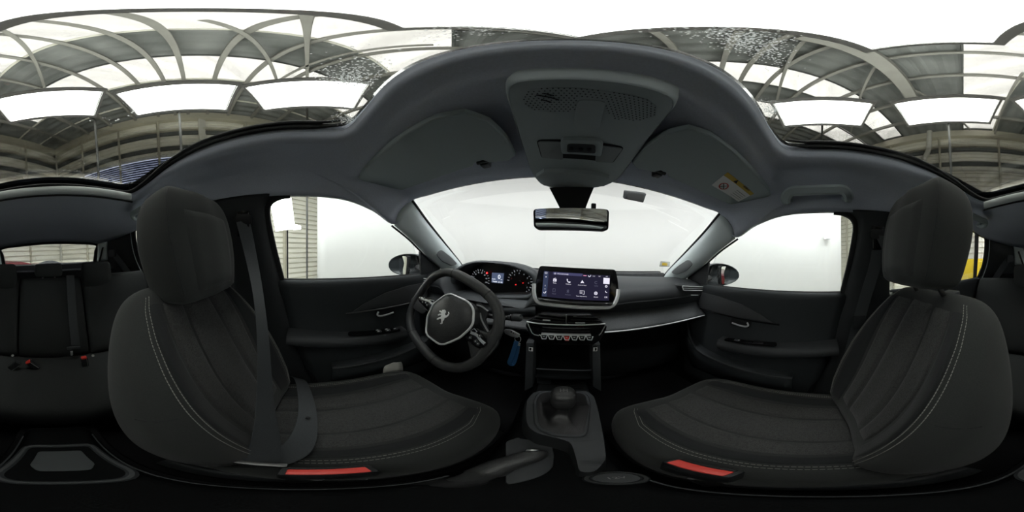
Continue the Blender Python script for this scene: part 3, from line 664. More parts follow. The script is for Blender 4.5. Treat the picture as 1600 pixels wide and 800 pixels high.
sweep('chrome_outline', [c2(946, 508, Yc - .032), c2(939, 521, Yc - .032), c2(936, 524, Yc - .032)], rect(.003, .003, .0008), satin, dash, up=(0, 1, 0))
# row of piano-key switches
sweep('key_rail', [c2(846, 521.3, Yc - .046), c2(884, 522.6, Yc - .046), c2(923, 523, Yc - .046)], rect(.014, .004, .001), satin, dash, up=(0, 0, 1))
for i in range(7):
    x0 = 844 + i * 11.9; y0 = 523.2 + min(i, 3) * .55
    q = [c2(x0 + .8, y0, Yc - .044), c2(x0 + 10.6, y0 + .3, Yc - .044), c2(x0 + 9, y0 + 5.6, Yc - .044), c2(x0 + 3, y0 + 5.3, Yc - .044)]
    kx = plate('key', rounded(q, .003), .012, red if i == 3 else plastic, dash, .0015, n=(0, -1, 0))
    if i == 3: kx['label'] = 'red hazard warning key'
    sweep('key_trim', [c2(x0 - 1.5, y0 + .2, Yc - .056), c2(x0 + .8, y0 + .6, Yc - .056), c2(x0 + 3, y0 + 6, Yc - .056), c2(x0 + 9, y0 + 6.3, Yc - .056), c2(x0 + 11, y0 + .9, Yc - .056)], rect(.003, .0025, .0006), chrome, kx, up=(0, 1, 0))
    sweep('key_mark', [c2(x0 + 4.2, y0 + 2.4, Yc - .0565), c2(x0 + 7.2, y0 + 2.5, Yc - .0565)], rect(.001, .002, .0003), white_p, kx, up=(0, 0, 1))
# cluster housing behind the wheel: hood tunnel, face, lower lip
cl = thing('instrument_cluster', (-.33, .7, -.12), 'hooded instrument cluster with two dials and a small lit display', 'instrument cluster')
fy = .735
def q2(px, py, y=fy): return at(px, py, Y=y)
rim = [q2(704, 462, .66), q2(712, 436, .66), q2(724, 419, .655), q2(742, 411.5, .65), q2(765, 411.5, .645), q2(790, 414.5, .64), q2(808, 420, .635), q2(824, 429, .63), q2(832, 438, .63), q2(831, 452, .63), q2(824, 461, .635), q2(790, 462, .645), q2(745, 463, .655)]
rimo = [q2(697, 464, .65), q2(703, 433, .66), q2(718, 416, .66), q2(740, 408.3, .66), q2(767, 408, .655), q2(795, 410.5, .65), q2(815, 415, .645), q2(835, 424, .64), q2(841, 437, .635), q2(838, 456, .63), q2(828, 468, .63), q2(790, 468, .64), q2(745, 468, .65)]
back = [p + V((0, .10, -.004)) for p in rim]; backo = [V((p.x, 1.0, min(p.z, -.07) - .05)) for p in rimo]
grid('hood', [backo, [p + V((0, .14, -.012)) for p in rimo], [p + V((0, .03, 0)) for p in rimo], rimo, rim, back], plastic_mid, cl, 3, 3, closed_v=True)
fc = plate('dial_face', [p + V((0, -.004, 0)) for p in back], .002, mat('dial_black', (.006, .007, .008), .35), cl, 0, n=(0, -1, 0))
fz = fy - .008
scr_b = emis('cluster_display', (.07, .09, .15), .85); glow_w = emis('lit_marks', (.85, .9, 1), .9); glow_r = emis('lit_red', (1, .03, .03), .9); glow_d = emis('lit_marks_dim', (.6, .65, .7), .35); glow_rd = emis('lit_red_dim', (.5, .02, .02), .3)
ex_, ez_ = V((1, 0, 0)), V((0, 0, 1))
def cp_(px, py): return q2(px, py, fz)
ds = plate('display', [cp_(769, 426), cp_(787.5, 427), cp_(786, 443), cp_(768, 441)], .002, scr_b, cl, 0, n=(0, -1, 0))
def txt(body, px, py, size, m, par, y=None, name='lettering'):
    return text(name, body, size, q2(px, py, (y or fz) - .003), ex_, ez_, m, par)
txt('0', 780, 433, .030, glow_w, ds); txt('km/h', 771.5, 436, .009, glow_w, ds); txt('km', 783.5, 437, .006, glow_w, ds); txt('24680', 773, 440, .010, glow_w, ds); txt('21:18', 781.5, 441, .010, glow_w, ds)
def dial(px, py, r, a0, a1, n, m_):
    o = q2(px, py, fz - .002); parts = []
    for i in range(n):
        a = R(a0 + (a1 - a0) * i / (n - 1)); d = V((math.cos(a), 0, math.sin(a))); t = V((-d.z, 0, d.x)); L = .010 if i % 2 == 0 else .005
        parts.append(boxvf(o + d * r, d * L, t * .0022, V((0, .001, 0))))
    x = merge('dial_ticks', parts, m_, cl); x['kind'] = 'stuff'; return o
o1 = dial(750, 437, .050, 165, -15, 13, glow_d); o2 = dial(812, 441, .056, 175, -50, 17, glow_d)
for i, t_ in enumerate(('0', '20', '40', '60', '80', '90', '130')):
    a = R(165 - 30 * i); text('lettering', t_, .009, o1 + V((math.cos(a) * .037, -.001, math.sin(a) * .037)), ex_, ez_, glow_d, cl)
for i, t_ in enumerate(('1', '2', '3', '4', '5', '6', '7')):
    a = R(160 - 32 * i); text('lettering', t_, .009, o2 + V((math.cos(a) * .042, -.001, math.sin(a) * .042)), ex_, ez_, glow_rd if i < 1 else glow_d, cl)
sweep('needle', [cp_(805, 445), cp_(818, 442)], rect(.004, .006, .001), glow_r, cl, up=(0, 1, 0), scale=[1, .7])
tube('needle_hub', [o2 + V((0, .001, -.008)), o2 + V((0, -.006, -.008))], .014, black_p, cl, n=20)
tube('warning_lamp', [cp_(761, 426.5), cp_(761, 426.5) + V((0, -.002, 0))], .0055, glow_r, cl, n=10)
grid('lower_cowl', [[q2(690, 466, .64), q2(745, 466, .64), q2(790, 467, .635), q2(836, 468, .63)], [q2(690, 480, .60), q2(745, 482, .60), q2(790, 484, .60), q2(836, 484, .60)],
                    [q2(690, 492, .62), q2(745, 494, .62), q2(790, 496, .62), q2(836, 494, .61)]], plastic_mid, cl, 3, 3, thick=.01, outward=(0, 1, 0))
# touchscreen standing on the dash centre
ts = thing('touchscreen', (.04, .53, -.17), 'wide touchscreen with chrome lower rim standing on the dashboard', 'touchscreen')
TP = V((.04, .520, -.09)); tn = V((-.035, -1, .20)).normalized()
def tp(px, py, d=0): return at_plane(px, py, TP + tn * d, tn)
outl = [tp(843, 415), tp(962, 421), tp(966, 440), tp(967, 462), tp(963, 472), tp(953, 478), tp(900, 477.5), tp(846, 473), tp(836, 467), tp(834, 455), tp(839, 430)]
hs = plate('housing', [p - tn * .022 for p in rounded(outl, .010, 3)], .022, gloss, ts, .002, n=tn)
sweep('chrome_rim', cr([tp(834.5, 443, .001), tp(834.5, 457, .001), tp(837, 467.5, .001), tp(841.5, 472.5, .001), tp(850, 474.5, .001), tp(900, 479.8, .001), tp(945, 480.6, .001), tp(955, 478.8, .001), tp(961, 473, .001), tp(965, 463, .001), tp(966, 452, .001)], 3),
      rect(.012, .011, .003), chrome, ts, up=(0, -1, .2), scale=None)
grid('rim_ledge', [[tp(838, 463, .001), tp(870, 466.5, .001), tp(910, 469.5, .001), tp(961, 472, .001)], [tp(843, 469, .012), tp(870, 471.5, .012), tp(910, 475, .012), tp(955, 476.5, .012)]], gloss, ts, 2, 3, thick=.004)
disp_m = emis('screen_background', (.013, .012, .026), 1.0)
dsp = plate('display', [tp(850, 423.5, .0015), tp(953, 430.5, .0015), tp(951.5, 470, .0015), tp(846.5, 463, .0015)], .0008, disp_m, ts, 0, n=tn)
tex = (tp(953, 430.5) - tp(850, 423.5)).normalized(); tey = tn.cross(tex) * 1
if tey.z < 0: tey = -tey
ic_w = emis('screen_icons', (.62, .60, .70), 1.0); ic_d = emis('screen_icons_dim', (.10, .10, .15), 1.0); ic_b = emis('screen_bar', (.045, .045, .10), 1.0); ic_s = emis('screen_side', (.028, .036, .07), 1.0); ic_p = emis('screen_pink', (.75, .30, .45), 1.0)
def T(px, py, body, size, m_=ic_w, al='CENTER'): return text('lettering', body, size, tp(px, py, .0035), tex, tey, m_, dsp, al, .0001)
def B(pts, m_, name='icon', d=.0026): return plate(name, [tp(a, b, d) for a, b in pts], .0004, m_, dsp, 0, n=tn)
def ringi(px, py, r, m_, w=.0012, n=14, a0=0, a1=360):
    o = tp(px, py, .003); pts = [o + tex * (r * math.cos(R(a0 + (a1 - a0) * i / n))) + tey * (r * math.sin(R(a0 + (a1 - a0) * i / n))) for i in range(n + (a1 - a0 < 360))]
    return sweep('icon', pts, rect(w, .0006, .0001), m_, dsp, closed=(a1 - a0 >= 360), up=tuple(tn))
def lines(pts, m_, w=.0012): return sweep('icon', [tp(a, b, .003) for a, b in pts], rect(w, .0006, .0001), m_, dsp, up=tuple(tn))
B([(850, 423.5), (857.5, 424), (854, 463.5), (846.5, 463)], ic_s, 'side_bar', .0024)
B([(864.5, 424.6), (911, 427.6), (909, 431.8), (864, 428.6)], ic_b, 'title_bar', .0024)
T(870.5, 427.6, 'APLICACIONES', .0054, ic_w, 'LEFT'); ringi(867.3, 427.4, .0022, ic_w, .001, 10)
T(928, 431.5, '22:01', .0042); T(936.5, 431.8, '18.5', .0042); T(948, 432.2, 'OFF', .004)
lines([(911.5, 430.5), (916.5, 430.8)], ic_p, .002); lines([(919, 430.3), (920.5, 432.6), (922.8, 431.4), (923, 429.7)], ic_w, .002)
T(866.8, 442.3, 'Radio', .0048); T(888, 444, 'Teléfono', .0048); T(909.7, 445.7, 'Android Auto', .0048); T(908.5, 463, 'Vista dispositivos', .0048); T(931, 464, 'Ajustes', .0048)
T(931.5, 446.8, 'CarPlay', .0042, ic_d); T(865.5, 459, 'Manual', .0042, ic_d); T(887.5, 460.6, 'Bluetooth', .0042, ic_d)
# radio
B([(864.5, 435.5), (869.7, 435.8), (869.4, 440), (864.2, 439.7)], ic_w); lines([(865, 435.5), (868.6, 434.2)], ic_w, .001); ringi(866.5, 437.8, .0018, disp_m, .0012, 10).location += tn * .0006
lines([(886.2, 436.2), (886.6, 439), (888.2, 440.8), (890.8, 441.3)], ic_w, .0026); lines([(885.9, 436), (887, 437.4)], ic_w, .0034); lines([(889.6, 440.4), (891.2, 441.2)], ic_w, .0034)
B([(909.9, 437.6), (912.8, 442.6), (910.2, 441.8), (906.9, 442.4)], ic_w)
ringi(931.5, 441.5, .0042, ic_d, .001, 14, 40, 320)
lines([(864, 450.8), (867.5, 451), (867.2, 455.8), (863.7, 455.6), (864, 450.8)], ic_d, .0008)
lines([(885.5, 453.4), (889, 456.6), (887.2, 458), (887.6, 452), (889.2, 453.4), (885.4, 456.8)], ic_d, .0008)
for dy in (0, 2, 4): lines([(905.6, 454 + dy), (910, 454.3 + dy)], ic_w, .0012)
lines([(910, 454.3), (913, 454.5), (912.7, 460), (910.5, 459.9)], ic_w, .0014)
ringi(931, 458.3, .0045, ic_w, .0022, 12); ringi(931, 458.3, .0014, ic_w, .0014, 8)
B([(943, 434), (952.6, 434.7), (952.2, 444), (942.6, 443.4)], ic_w, 'tile', .003)
ringi(947.2, 447.5, .0030, ic_w, .0022, 10); lines([(945.8, 454.6), (946.6, 456.6), (948.6, 457.4)], ic_w, .002); T(946.8, 464.5, 'OK', .0075)
lines([(851.8, 425.2), (855, 425.4), (854.8, 427.6), (851.7, 427.4), (851.8, 425.2)], ic_w, .0012); ringi(853.2, 432.6, .0010, ic_w, .0016, 8)
T(851.8, 446.5, 'T', .0065); lines([(850.6, 451.3), (852.6, 451.5)], ic_w, .0012); lines([(849.5, 456), (850, 458), (852, 457.6), (853, 455.2)], ic_w, .002)

# ================================================================== STEERING
sw_c = V((-.343, .392, -.219)); tl = R(24); wn_ = V((0, -math.cos(tl), math.sin(tl)))
stw = thing('steering_wheel', sw_c, 'small black leather steering wheel turned slightly clockwise with lion badge', 'steering wheel')
rot = R(20); wx0 = V((1, 0, 0)); wy0 = V((0, math.sin(tl), math.cos(tl)))
wx = wx0 * math.cos(rot) - wy0 * math.sin(rot); wy = wy0 * math.cos(rot) + wx0 * math.sin(rot)
def W(a, b, d=0): return sw_c + wx * a + wy * b + wn_ * d
pathw = []
for i in range(72):
    t = 2 * math.pi * i / 72; c_, s_ = math.cos(t), math.sin(t); e = 2.8
    r = (abs(c_ / .166) ** e + abs(s_ / .143) ** e) ** (-1 / e)
    pathw.append(W(r * c_, r * s_))
rm = sweep('rim', pathw, circ(.0165, 14, .0145), leather, stw, closed=True, up=tuple(wn_))
for a in (-62, -118, 60, 120):
    i = int((a % 360) / 5); p = pathw[i]; tdir = (pathw[(i + 1) % 72] - pathw[i - 1]).normalized()
    sweep('rim_seam', [p - tdir * .0012, p + tdir * .0012], circ(.0171, 14, .0151), rubber, rm, up=tuple(wn_))
def wp(px, py, d=0): return at_plane(px, py, sw_c + wn_ * d, wn_)
Z3 = lambda a, b: (640 + a / 5.336, 430 + b / 5.336)
hub = [wp(*Z3(a, b), .032) for a, b in ((300, 168), (345, 158), (480, 218), (520, 262), (532, 300), (528, 400), (500, 445), (415, 522), (290, 575), (245, 572), (150, 500), (140, 470), (150, 345), (200, 240))]
hubr = cr(rounded(hub, .008, 2), 1, True)
hc = sum(hub, V()) / len(hub)
grid('airbag_cover', [[hc.lerp(p, f) + wn_ * z for p in hubr] for f, z in ((1.0, -.045), (1.0, -.012), (.985, -.003), (.95, .003), (.80, .010), (.5, .015), (.2, .0165), (.02, .017))], leather, stw, 2, 1, closed_v=True)
sweep('chrome_ring', [hc.lerp(p, 1.01) for p in hubr], rect(.006, .008, .002), chrome, stw, closed=True, up=tuple(wn_))
sweep('cover_seam', cr([hc.lerp(wp(*Z3(a, b), .032), .97) + wn_ * z for a, b, z in ((160, 360, .002), (240, 420, .010), (350, 480, .011), (440, 500, .002))], 5), circ(.0012, 6), rubber, stw, up=tuple(wn_))
# lion badge
lion = [(.42, 1.0), (.55, .97), (.63, .88), (.60, .76), (.70, .66), (.80, .72), (.86, .86), (.78, .93), (.84, .97), (.95, .88), (.94, .70), (.82, .55), (.70, .48), (.72, .36), (.66, .22), (.72, .10), (.60, .0), (.50, .02), (.57, .12), (.50, .25), (.44, .34), (.30, .30), (.22, .18), (.08, .17), (.10, .26), (.20, .34), (.34, .46), (.36, .56), (.20, .52), (.10, .44), (.02, .50), (.12, .60), (.30, .68), (.20, .72), (.06, .72), (.02, .80), (.14, .84), (.28, .82), (.22, .92), (.32, .95)]
lo_ = wp(*Z3(278, 348), .047); lx_ = (wp(*Z3(322, 368), .047) - wp(*Z3(234, 330), .047)).normalized(); ly_ = wn_.cross(lx_)
plate('lion_badge', [lo_ + lx_ * (a - .5) * .042 + ly_ * (b - .5) * .046 for a, b in lion], .0022, chrome, stw, .0006, n=wn_)
# spokes and switch pods
for pod, keys, sp_path in (([(75, 190), (90, 178), (165, 192), (215, 205), (195, 250), (160, 300), (100, 240), (75, 215)], 0, [(60, 235), (110, 240), (190, 270)]),
                           ([(480, 480), (535, 435), (560, 445), (645, 560), (640, 585), (600, 605), (540, 590), (485, 520)], 1, [(660, 560), (600, 540), (490, 480)])):
    q = [wp(*Z3(a, b), .020) for a, b in pod]
    grid('spoke', [[wp(*Z3(*p), -.008 + .012 * j) + wy * (w_ * (1 - .2 * j)) for w_ in (-.030, -.012, .012, .030)] for j, p in enumerate(sp_path)], leather, stw, 3, 3, thick=.016, outward=tuple(-wn_))
    pd = plate('switch_pod', [p - wn_ * .012 for p in rounded(q, .008, 3)], .014, gloss, stw, .002, n=wn_)
    A = [wp(*Z3(a, b), .0235) for a, b in (((95, 190), (140, 208), (160, 215), (190, 240)) if keys == 0 else ((510, 478), (560, 500), (590, 540), (625, 572)))]
    sweep('metal_band', cr(A, 4), rect(.008, .003, .001), satin, pd, up=tuple(wn_))
    sq_ = ((165, 205), (205, 212), (192, 240), (160, 222)) if keys == 0 else ((508, 462), (538, 445), (562, 470), (532, 492))
    sweep('button_frame', [wp(*Z3(a, b), .0235) for a, b in sq_], rect(.003, .003, .0008), satin, pd, closed=True, up=tuple(wn_))
    bt = ((130, 192), (115, 225), (150, 250), (140, 230)) if keys == 0 else ((510, 520), (555, 550), (590, 505), (575, 570))
    for a, b in bt:
        c0 = wp(*Z3(a, b), .0215); tube('button', [c0, c0 + wn_ * .004], .005, plastic_mid, pd, n=10)
        rbox('button_mark', c0 + wn_ * .0045, (.003, .0006, .003), white_p, pd, 0)
Z4 = lambda a, b: (617 + a / 3.92, 390 + b / 3.92)
for q in (((455, 555), (500, 590), (545, 606), (572, 575), (575, 510), (615, 470), (650, 500), (640, 580), (590, 645), (505, 692), (478, 660), (468, 600)), ((150, 282), (205, 330), (205, 385), (178, 398), (140, 375), (105, 345), (112, 300))):
    plate('spoke_web', rounded([wp(*Z4(a, b), -.004) for a, b in q], .008, 3), .012, leather, stw, .004, n=wn_)
# column, stalks
col = thing('steering_column', sw_c + V((0, .12, -.03)), 'black steering column shroud behind the wheel', 'steering column')
ax_ = -wn_
sweep('shroud', [sw_c + ax_ * .03 + V((0, 0, -.015)), sw_c + ax_ * .09 + V((0, 0, -.02)), sw_c + ax_ * .26 + V((0, 0, -.03))], rect(.11, .10, .03), plastic, col, up=(0, 0, 1), scale=[.8, 1, 1.25])
stk = thing('wiper_stalk', sw_c + V((.1, .06, 0)), 'black wiper stalk ending right of the steering wheel', 'stalk')
sweep('stalk', [sw_c + V((.04, .065, .01)), at(785, 497, Y=.46), at(795, 496.5, Y=.45)], circ(.009, 10, .007), plastic, stk, up=(0, 0, 1))
tube('tip', [at(795, 496.5, Y=.45), at(803, 496, Y=.448), at(813, 497, Y=.445), at(816, 498, Y=.445)], .0115, plastic_mid, stk, n=12, scale=[.75, 1, 1, .6])
tube('tip_ring', [at(799, 496, Y=.449), at(800.5, 496, Y=.449)], .0125, gloss, stk, n=12)
pdl = thing('gear_paddle', sw_c + V((.09, .04, .03)), 'metal-edged stalk lever behind the steering wheel, right of the hub', 'stalk')
plate('lever', [wp(*Z3(a, b), -.025) for a, b in ((560, 240), (590, 230), (655, 290), (660, 330), (640, 370), (665, 450), (650, 480), (600, 420), (590, 330))], .010, plastic, pdl, .003, n=wn_)
sweep('metal_edge', cr([wp(*Z3(a, b), -.012) for a, b in ((588, 315), (600, 370), (625, 420), (655, 470))], 3), rect(.005, .004, .001), satin, pdl, up=tuple(wn_))
sweep('metal_edge', cr([wp(*Z3(a, b), -.012) for a, b in ((560, 250), (600, 262), (655, 300))], 3), rect(.005, .004, .001), satin, pdl, up=tuple(wn_))
# key hanging in the ignition with a blue strap
kt = thing('car_key', at(797, 520, Y=.46), 'car key in the ignition with a blue strap hanging from its ring', 'key')
plate('key_head', rounded([at(789, 514, Y=.462), at(799, 514.5, Y=.456), at(813, 522, Y=.45), at(811, 527, Y=.45), at(800, 525, Y=.456), at(790, 520, Y=.462)], .005), .012, satin, kt, .002, n=(0, -1, .3))
for i in range(3): tube('key_button', [at(799 + 3.6 * i, 518.5 + 1.5 * i, Y=.444), at(799 + 3.6 * i, 518.5 + 1.5 * i, Y=.442)], .0028, black_p, kt, n=8)
rc = at(809, 530, Y=.447); tube('key_ring', [rc + V((.009 * math.cos(a * .524), .002 * math.sin(a), .011 * math.sin(a * .524))) for a in range(12)], .0011, satin, kt, closed=True, n=6)
sweep('strap', cr([at(807, 533, Y=.446), at(804, 543, Y=.444), at(800, 556, Y=.444), at(796, 567, Y=.446), at(801, 569, Y=.452), at(806, 556, Y=.455), at(809, 540, Y=.452)], 5), rect(.014, .0022, .0006), blue_tag, kt, up=(0, 1, 0))
sweep('key_blade', [at(811, 536, Y=.452), at(809, 552, Y=.456)], rect(.008, .002, .0005), satin, kt, up=(0, 1, 0))
#@@CONSOLE
# ================================================================== CENTRE CONSOLE
cc = thing('center_console', (0, .2, ZG), 'black centre console with gear boot surround, cubby and rear tray', 'console')
# base body: sections along Y
def csec(y, w, zt, b=.03): return [V((-w - .02, y, ZG)), V((-w - .012, y, zt - .10)), V((-w, y, zt - b)), V((-w + .012, y, zt - .006)), V((-w + .03, y, zt)), V((w - .03, y, zt)), V((w - .012, y, zt - .006)), V((w, y, zt - b)), V((w + .012, y, zt - .10)), V((w + .02, y, ZG))]
grid('base', [csec(-.42, .078, -.74), csec(-.38, .08, -.715), csec(-.2, .082, -.705), csec(.0, .084, -.70), csec(.12, .088, -.69), csec(.25, .094, -.675), csec(.40, .105, -.66), csec(.56, .12, -.66), csec(.72, .125, -.67)], console_m, cc, 4, 2)
# raised gear plinth, traced round the boot and along its passenger-side spine
def g(px, py, z=-.58): return at(px, py, Z=z)
pl_out = [g(823, 632), g(826, 622), g(844, 611), g(906, 611), g(925, 617), g(932, 632), g(941, 672), g(946, 712), g(940, 726, -.60), g(927, 737, -.615), g(906, 736, -.615), g(901, 720, -.60), g(893, 695), g(878, 687), g(859, 682), g(838, 676), g(825, 665), g(822, 648)]
plp = cr(pl_out, 3, True)
cen = V((.02, .38, 0))
lowr = [V((p.x + (p.x - cen.x) * .10, p.y + (-.01 if p.y < .3 else .0), -.72)) for p in plp]
midr = [p + V(((p.x - cen.x) * .05, 0, -.03)) for p in plp]
bm_rows = [lowr, midr, [p + V(((p.x - cen.x) * .02, 0, -.006)) for p in plp], plp]
grid('gear_plinth', bm_rows, plastic_soft, cc, 2, 1, closed_v=True)
plate('plinth_top', plp, .002, plastic_mid, cc, .001, n=(0, 0, 1))
bz = [g(836, 628, -.576), g(841, 617, -.576), g(850, 613, -.576), g(908, 613.5, -.576), g(917, 619, -.576), g(920, 632, -.576), g(914, 676, -.576), g(909, 682, -.576), g(869, 680, -.576), g(846, 672, -.576), g(838, 661, -.576)]
bzr = rounded(bz, .012, 3)
sweep('boot_bezel', bzr, rect(.012, .010, .003), plastic_mid, cc, closed=True)
bc = sum(bz, V()) / len(bz)
plate('boot_well', [bc.lerp(p, .97) + V((0, 0, -.0)) for p in bzr], .003, rubber, cc, 0, n=(0, 0, 1))
# gear lever
gl = thing('gear_lever', bc, 'gear lever with rounded black knob and folded leather boot', 'gear lever')
kn = V((at(880, 622, Y=.41).x, .41, -.478))
rows = []
for i, (f, r) in enumerate(((0, .98), (.10, .93), (.25, .74), (.42, .62), (.58, .46), (.75, .36), (.88, .27), (1.0, .22))):
    c = bc.lerp(kn + V((0, 0, -.03)), f); ring = []
    for b_ in bzr:
        d = (b_ - bc); ang = math.atan2(d.y, d.x)
        rr = d.length * r * (1 - .25 * f) * (1 + (.16 * math.sin(4 * ang + .9 * i) + .07 * math.sin(9 * ang - 1.3 * i)) * (0 if i == 0 else 1) * (1 - f) ** .7)
        ring.append(V((c.x + math.cos(ang) * rr, c.y + math.sin(ang) * rr, bc.z + .004 + (c.z - bc.z) * f)))
    rows.append(ring)
grid('boot', rows, mat('boot_leather', (.016, .016, .017), .42, bump=.2, bscale=300), gl, 3, 1, closed_v=True)
kp = []
for z, a, b in ((-.045, .013, .013), (-.036, .024, .024), (-.020, .031, .032), (.0, .033, .036), (.014, .031, .034), (.022, .024, .027), (.0255, .012, .014), (.026, .001, .001)):
    kp.append([kn + V((a * math.copysign(abs(math.cos(t)) ** .8, math.cos(t)), b * math.copysign(abs(math.sin(t)) ** .8, math.sin(t)) + z * .35, z)) for t in [2 * math.pi * i / 24 for i in range(24)]])
kb = grid('knob', kp, leather, gl, 3, 1, closed_v=True)
mk = mat('grey_mark', (.22, .22, .22), .5)
for x in (-.009, 0, .009): rbox('shift_mark', kn + V((x, .009, .0262)), (.0012, .016, .0015), mk, kb, 0)
rbox('shift_mark', kn + V((0, .009, .0262)), (.0192, .0012, .0015), mk, kb, 0)
# cubby tower below the switches
def tw(px, py, y): return at(px, py, Y=y)
for s, (a, b, c_, d_) in ((-1, ((822, 536), (834, 536), (832, 605), (819, 612))), (1, ((925, 538), (938, 538), (940, 612), (927, 605)))):
    pts = [tw(*a, .545), tw(*b, .545), tw(*c_, .535), tw(*d_, .535)]
    plate('side_rail', [p + V((0, .06, 0)) for p in pts], .06, plastic_mid, cc, .005, n=(0, -1, 0))
    uc = tw(830 if s < 0 else 929.5, 544.5, .541)
    ub = rbox('usb_port', uc, (.013, .010, .017), gloss, cc, .002)
    sweep('port_frame', [uc + V((x, -.006, z)) for x, z in ((-.006, -.008), (.006, -.008), (.006, .008), (-.006, .008))], rect(.0024, .002, .0005), white_p, ub, closed=True, up=(0, 1, 0))
    rbox('port_mark', uc + V((-s * .0038, -.0055, 0)), (.0045, .002, .013), white_p, ub, 0)
rbox('cubby_back', (.005, .70, -.45), (.24, .02, .34), rubber, cc, .004)
rbox('cubby_shelf', tw(880, 577, .60) + V((0, 0, -.0)), (.185, .14, .010), console_m, cc, .003)
sweep('shelf_edge', [tw(838, 576, .528), tw(880, 578, .528), tw(924, 578.5, .528)], rect(.004, .004, .001), plastic_mid, cc)
rbox('cubby_floor', tw(880, 606, .60) + V((0, .02, -.02)), (.19, .17, .012), plastic, cc, .003)
rbox('cubby_pad', tw(850, 594, .62) , (.055, .012, .075), mat('pad_grey', (.13, .14, .15), .7), cc, .004, Matrix.Rotation(R(20), 3, 'X'))
for k_ in range(3): rbox('mat_rib', tw(890, 598 + 4 * k_, .60), (.10, .006, .004), rubber, cc, .001)
# low tray between plinth and handbrake, socket cover, rear tray
tr_ = [g(790, 690, -.672), g(815, 682, -.672), g(862, 697, -.672), g(866, 712, -.672), g(864, 730, -.672), g(850, 742, -.672), g(820, 752, -.672), g(790, 758, -.672)]
plate('tray_panel', rounded(tr_, .01, 2), .004, plastic_mid, cc, .002, n=(0, 0, 1))
sk_ = at(963, 747, Z=-.668)
tube('socket_cover', [sk_ + V((0, 0, -.03)), sk_, sk_ + V((0, 0, .003))], .023, plastic_mid, cc, n=24, scale=[1, 1, .9])
tube('socket_ring', [sk_ + V((.026 * math.cos(a / 24 * 6.283), .026 * math.sin(a / 24 * 6.283), -.002)) for a in range(24)], .004, plastic, cc, closed=True, n=6)
text('lettering', '12V', .012, sk_ + V((0, 0, .0035)), (1, 0, 0), (0, 1, 0), mk, cc)
rt = [V((-.072, -.155, -.698)), V((-.060, -.30, -.703)), V((.060, -.30, -.703)), V((.072, -.155, -.698)), V((.05, -.125, -.698)), V((-.05, -.125, -.698))]
sweep('rear_tray_rim', rounded(rt, .02, 3), rect(.014, .012, .004), plastic_mid, cc, closed=True)
plate('rear_tray', [p + V((0, 0, -.004)) for p in rounded(rt, .02, 3)], .003, console_m, cc, 0, n=(0, 0, 1))
plate('lit_tray_bottom', rounded([V((-.042, -.205, -.698)), V((-.036, -.272, -.700)), V((.036, -.272, -.700)), V((.042, -.205, -.698)), V((.03, -.178, -.698)), V((-.03, -.178, -.698))], .008), .003, mat('lit_bottom_grey', (.055, .062, .066), .7), cc, .001, n=(0, 0, 1))  # paler plate paints the lit bottom of the tray recess
for s in (-1, 1): sweep('edge_highlight', [V((s * .078, -.36, -.722)), V((s * .080, -.2, -.712)), V((s * .082, .0, -.706)), V((s * .086, .12, -.696))], rect(.004, .004, .001), plastic_mid, cc)  # paler strips stand in for the highlight along the console edges
# handbrake
hb = thing('handbrake', V((-.04, .02, -.67)), 'black handbrake lever lying on the driver side of the console', 'handbrake')
hbp = [V((-.060, .095, -.715)), V((-.060, .110, -.690)), V((-.060, .14, -.664)), V((-.056, .18, -.648)), at(829, 712, Z=-.636), at(831, 706, Z=-.634)]
sweep('lever', cr(hbp, 4), circ(.023, 14, .017), leather, hb, up=(0, 0, 1), scale=[.7] * 4 + [.8] * 4 + [1] * 4 + [1.02] * 4 + [.98] * 4 + [.80])
e_ = at(832, 704, Z=-.632)
tube('button', [hbp[-1], e_ + V((0, .004, .002))], .010, satin, hb, n=12)
sweep('boot', [V((-.059, .075, -.722)), V((-.060, .095, -.706)), V((-.060, .118, -.690))], circ(.027, 14, .020), rubber, hb, up=(0, 0, 1), scale=[1, 1, .75])

# ================================================================== FRONT SEATS
def seat_section(w, df, db, bol, notch, N=15, P=3.6):
    pts = []
    for i in range(N + 1):                       # front, from -w to w
        t = -math.cos(math.pi * i / N); e = (1 - abs(t) ** P) ** (1 / P) if abs(t) < 1 else 0
        f = df + bol * ss(.42, .80, abs(t)) - notch * (1 - ss(.0, .5, abs(t)))
        pts.append((t * w, f * e))
    for i in range(1, N):                        # back, from w to -w
        t = math.cos(math.pi * i / N); e = (1 - abs(t) ** P) ** (1 / P)
        pts.append((t * w, -db * e))
    return pts
REC = R(21)
SPN = V((0, -math.sin(REC), math.cos(REC))); FWD = V((0, math.cos(REC), math.sin(REC)))
# backrest stations: height s, half width, front depth, back depth, bolster, spine offset
BST = [(-.055, .13, .010, .030, .0, -.012), (-.04, .205, .045, .075, .012, -.008), (0, .238, .062, .098, .030, 0), (.08, .256, .062, .108, .050, .0), (.18, .264, .060, .110, .060, .0), (.28, .262, .058, .106, .058, -.002),
       (.37, .250, .055, .096, .046, -.006), (.44, .232, .052, .084, .030, -.012), (.495, .208, .048, .070, .016, -.018), (.53, .178, .040, .050, .006, -.022), (.548, .135, .026, .030, .0, -.025), (.552, .07, .010, .012, 0, -.026)]
def interp(st, s):
    for a, b in zip(st, st[1:]):
        if s <= b[0]:
            f = (s - a[0]) / (b[0] - a[0]); return [p + (q - p) * f for p, q in zip(a, b)]
    return list(st[-1])
def back_pt(H, s, t, lift_=0.0):
    s_, w, df, db, bol, off = interp(BST, s); P = 3.6
    e = (1 - min(1, abs(t)) ** P) ** (1 / P)
    f = (df + bol * ss(.42, .80, abs(t)) - .012 * (1 - ss(0, .5, abs(t)))) * e
    return H + SPN * s + V((t * w, 0, 0)) + FWD * (f + off + lift_)
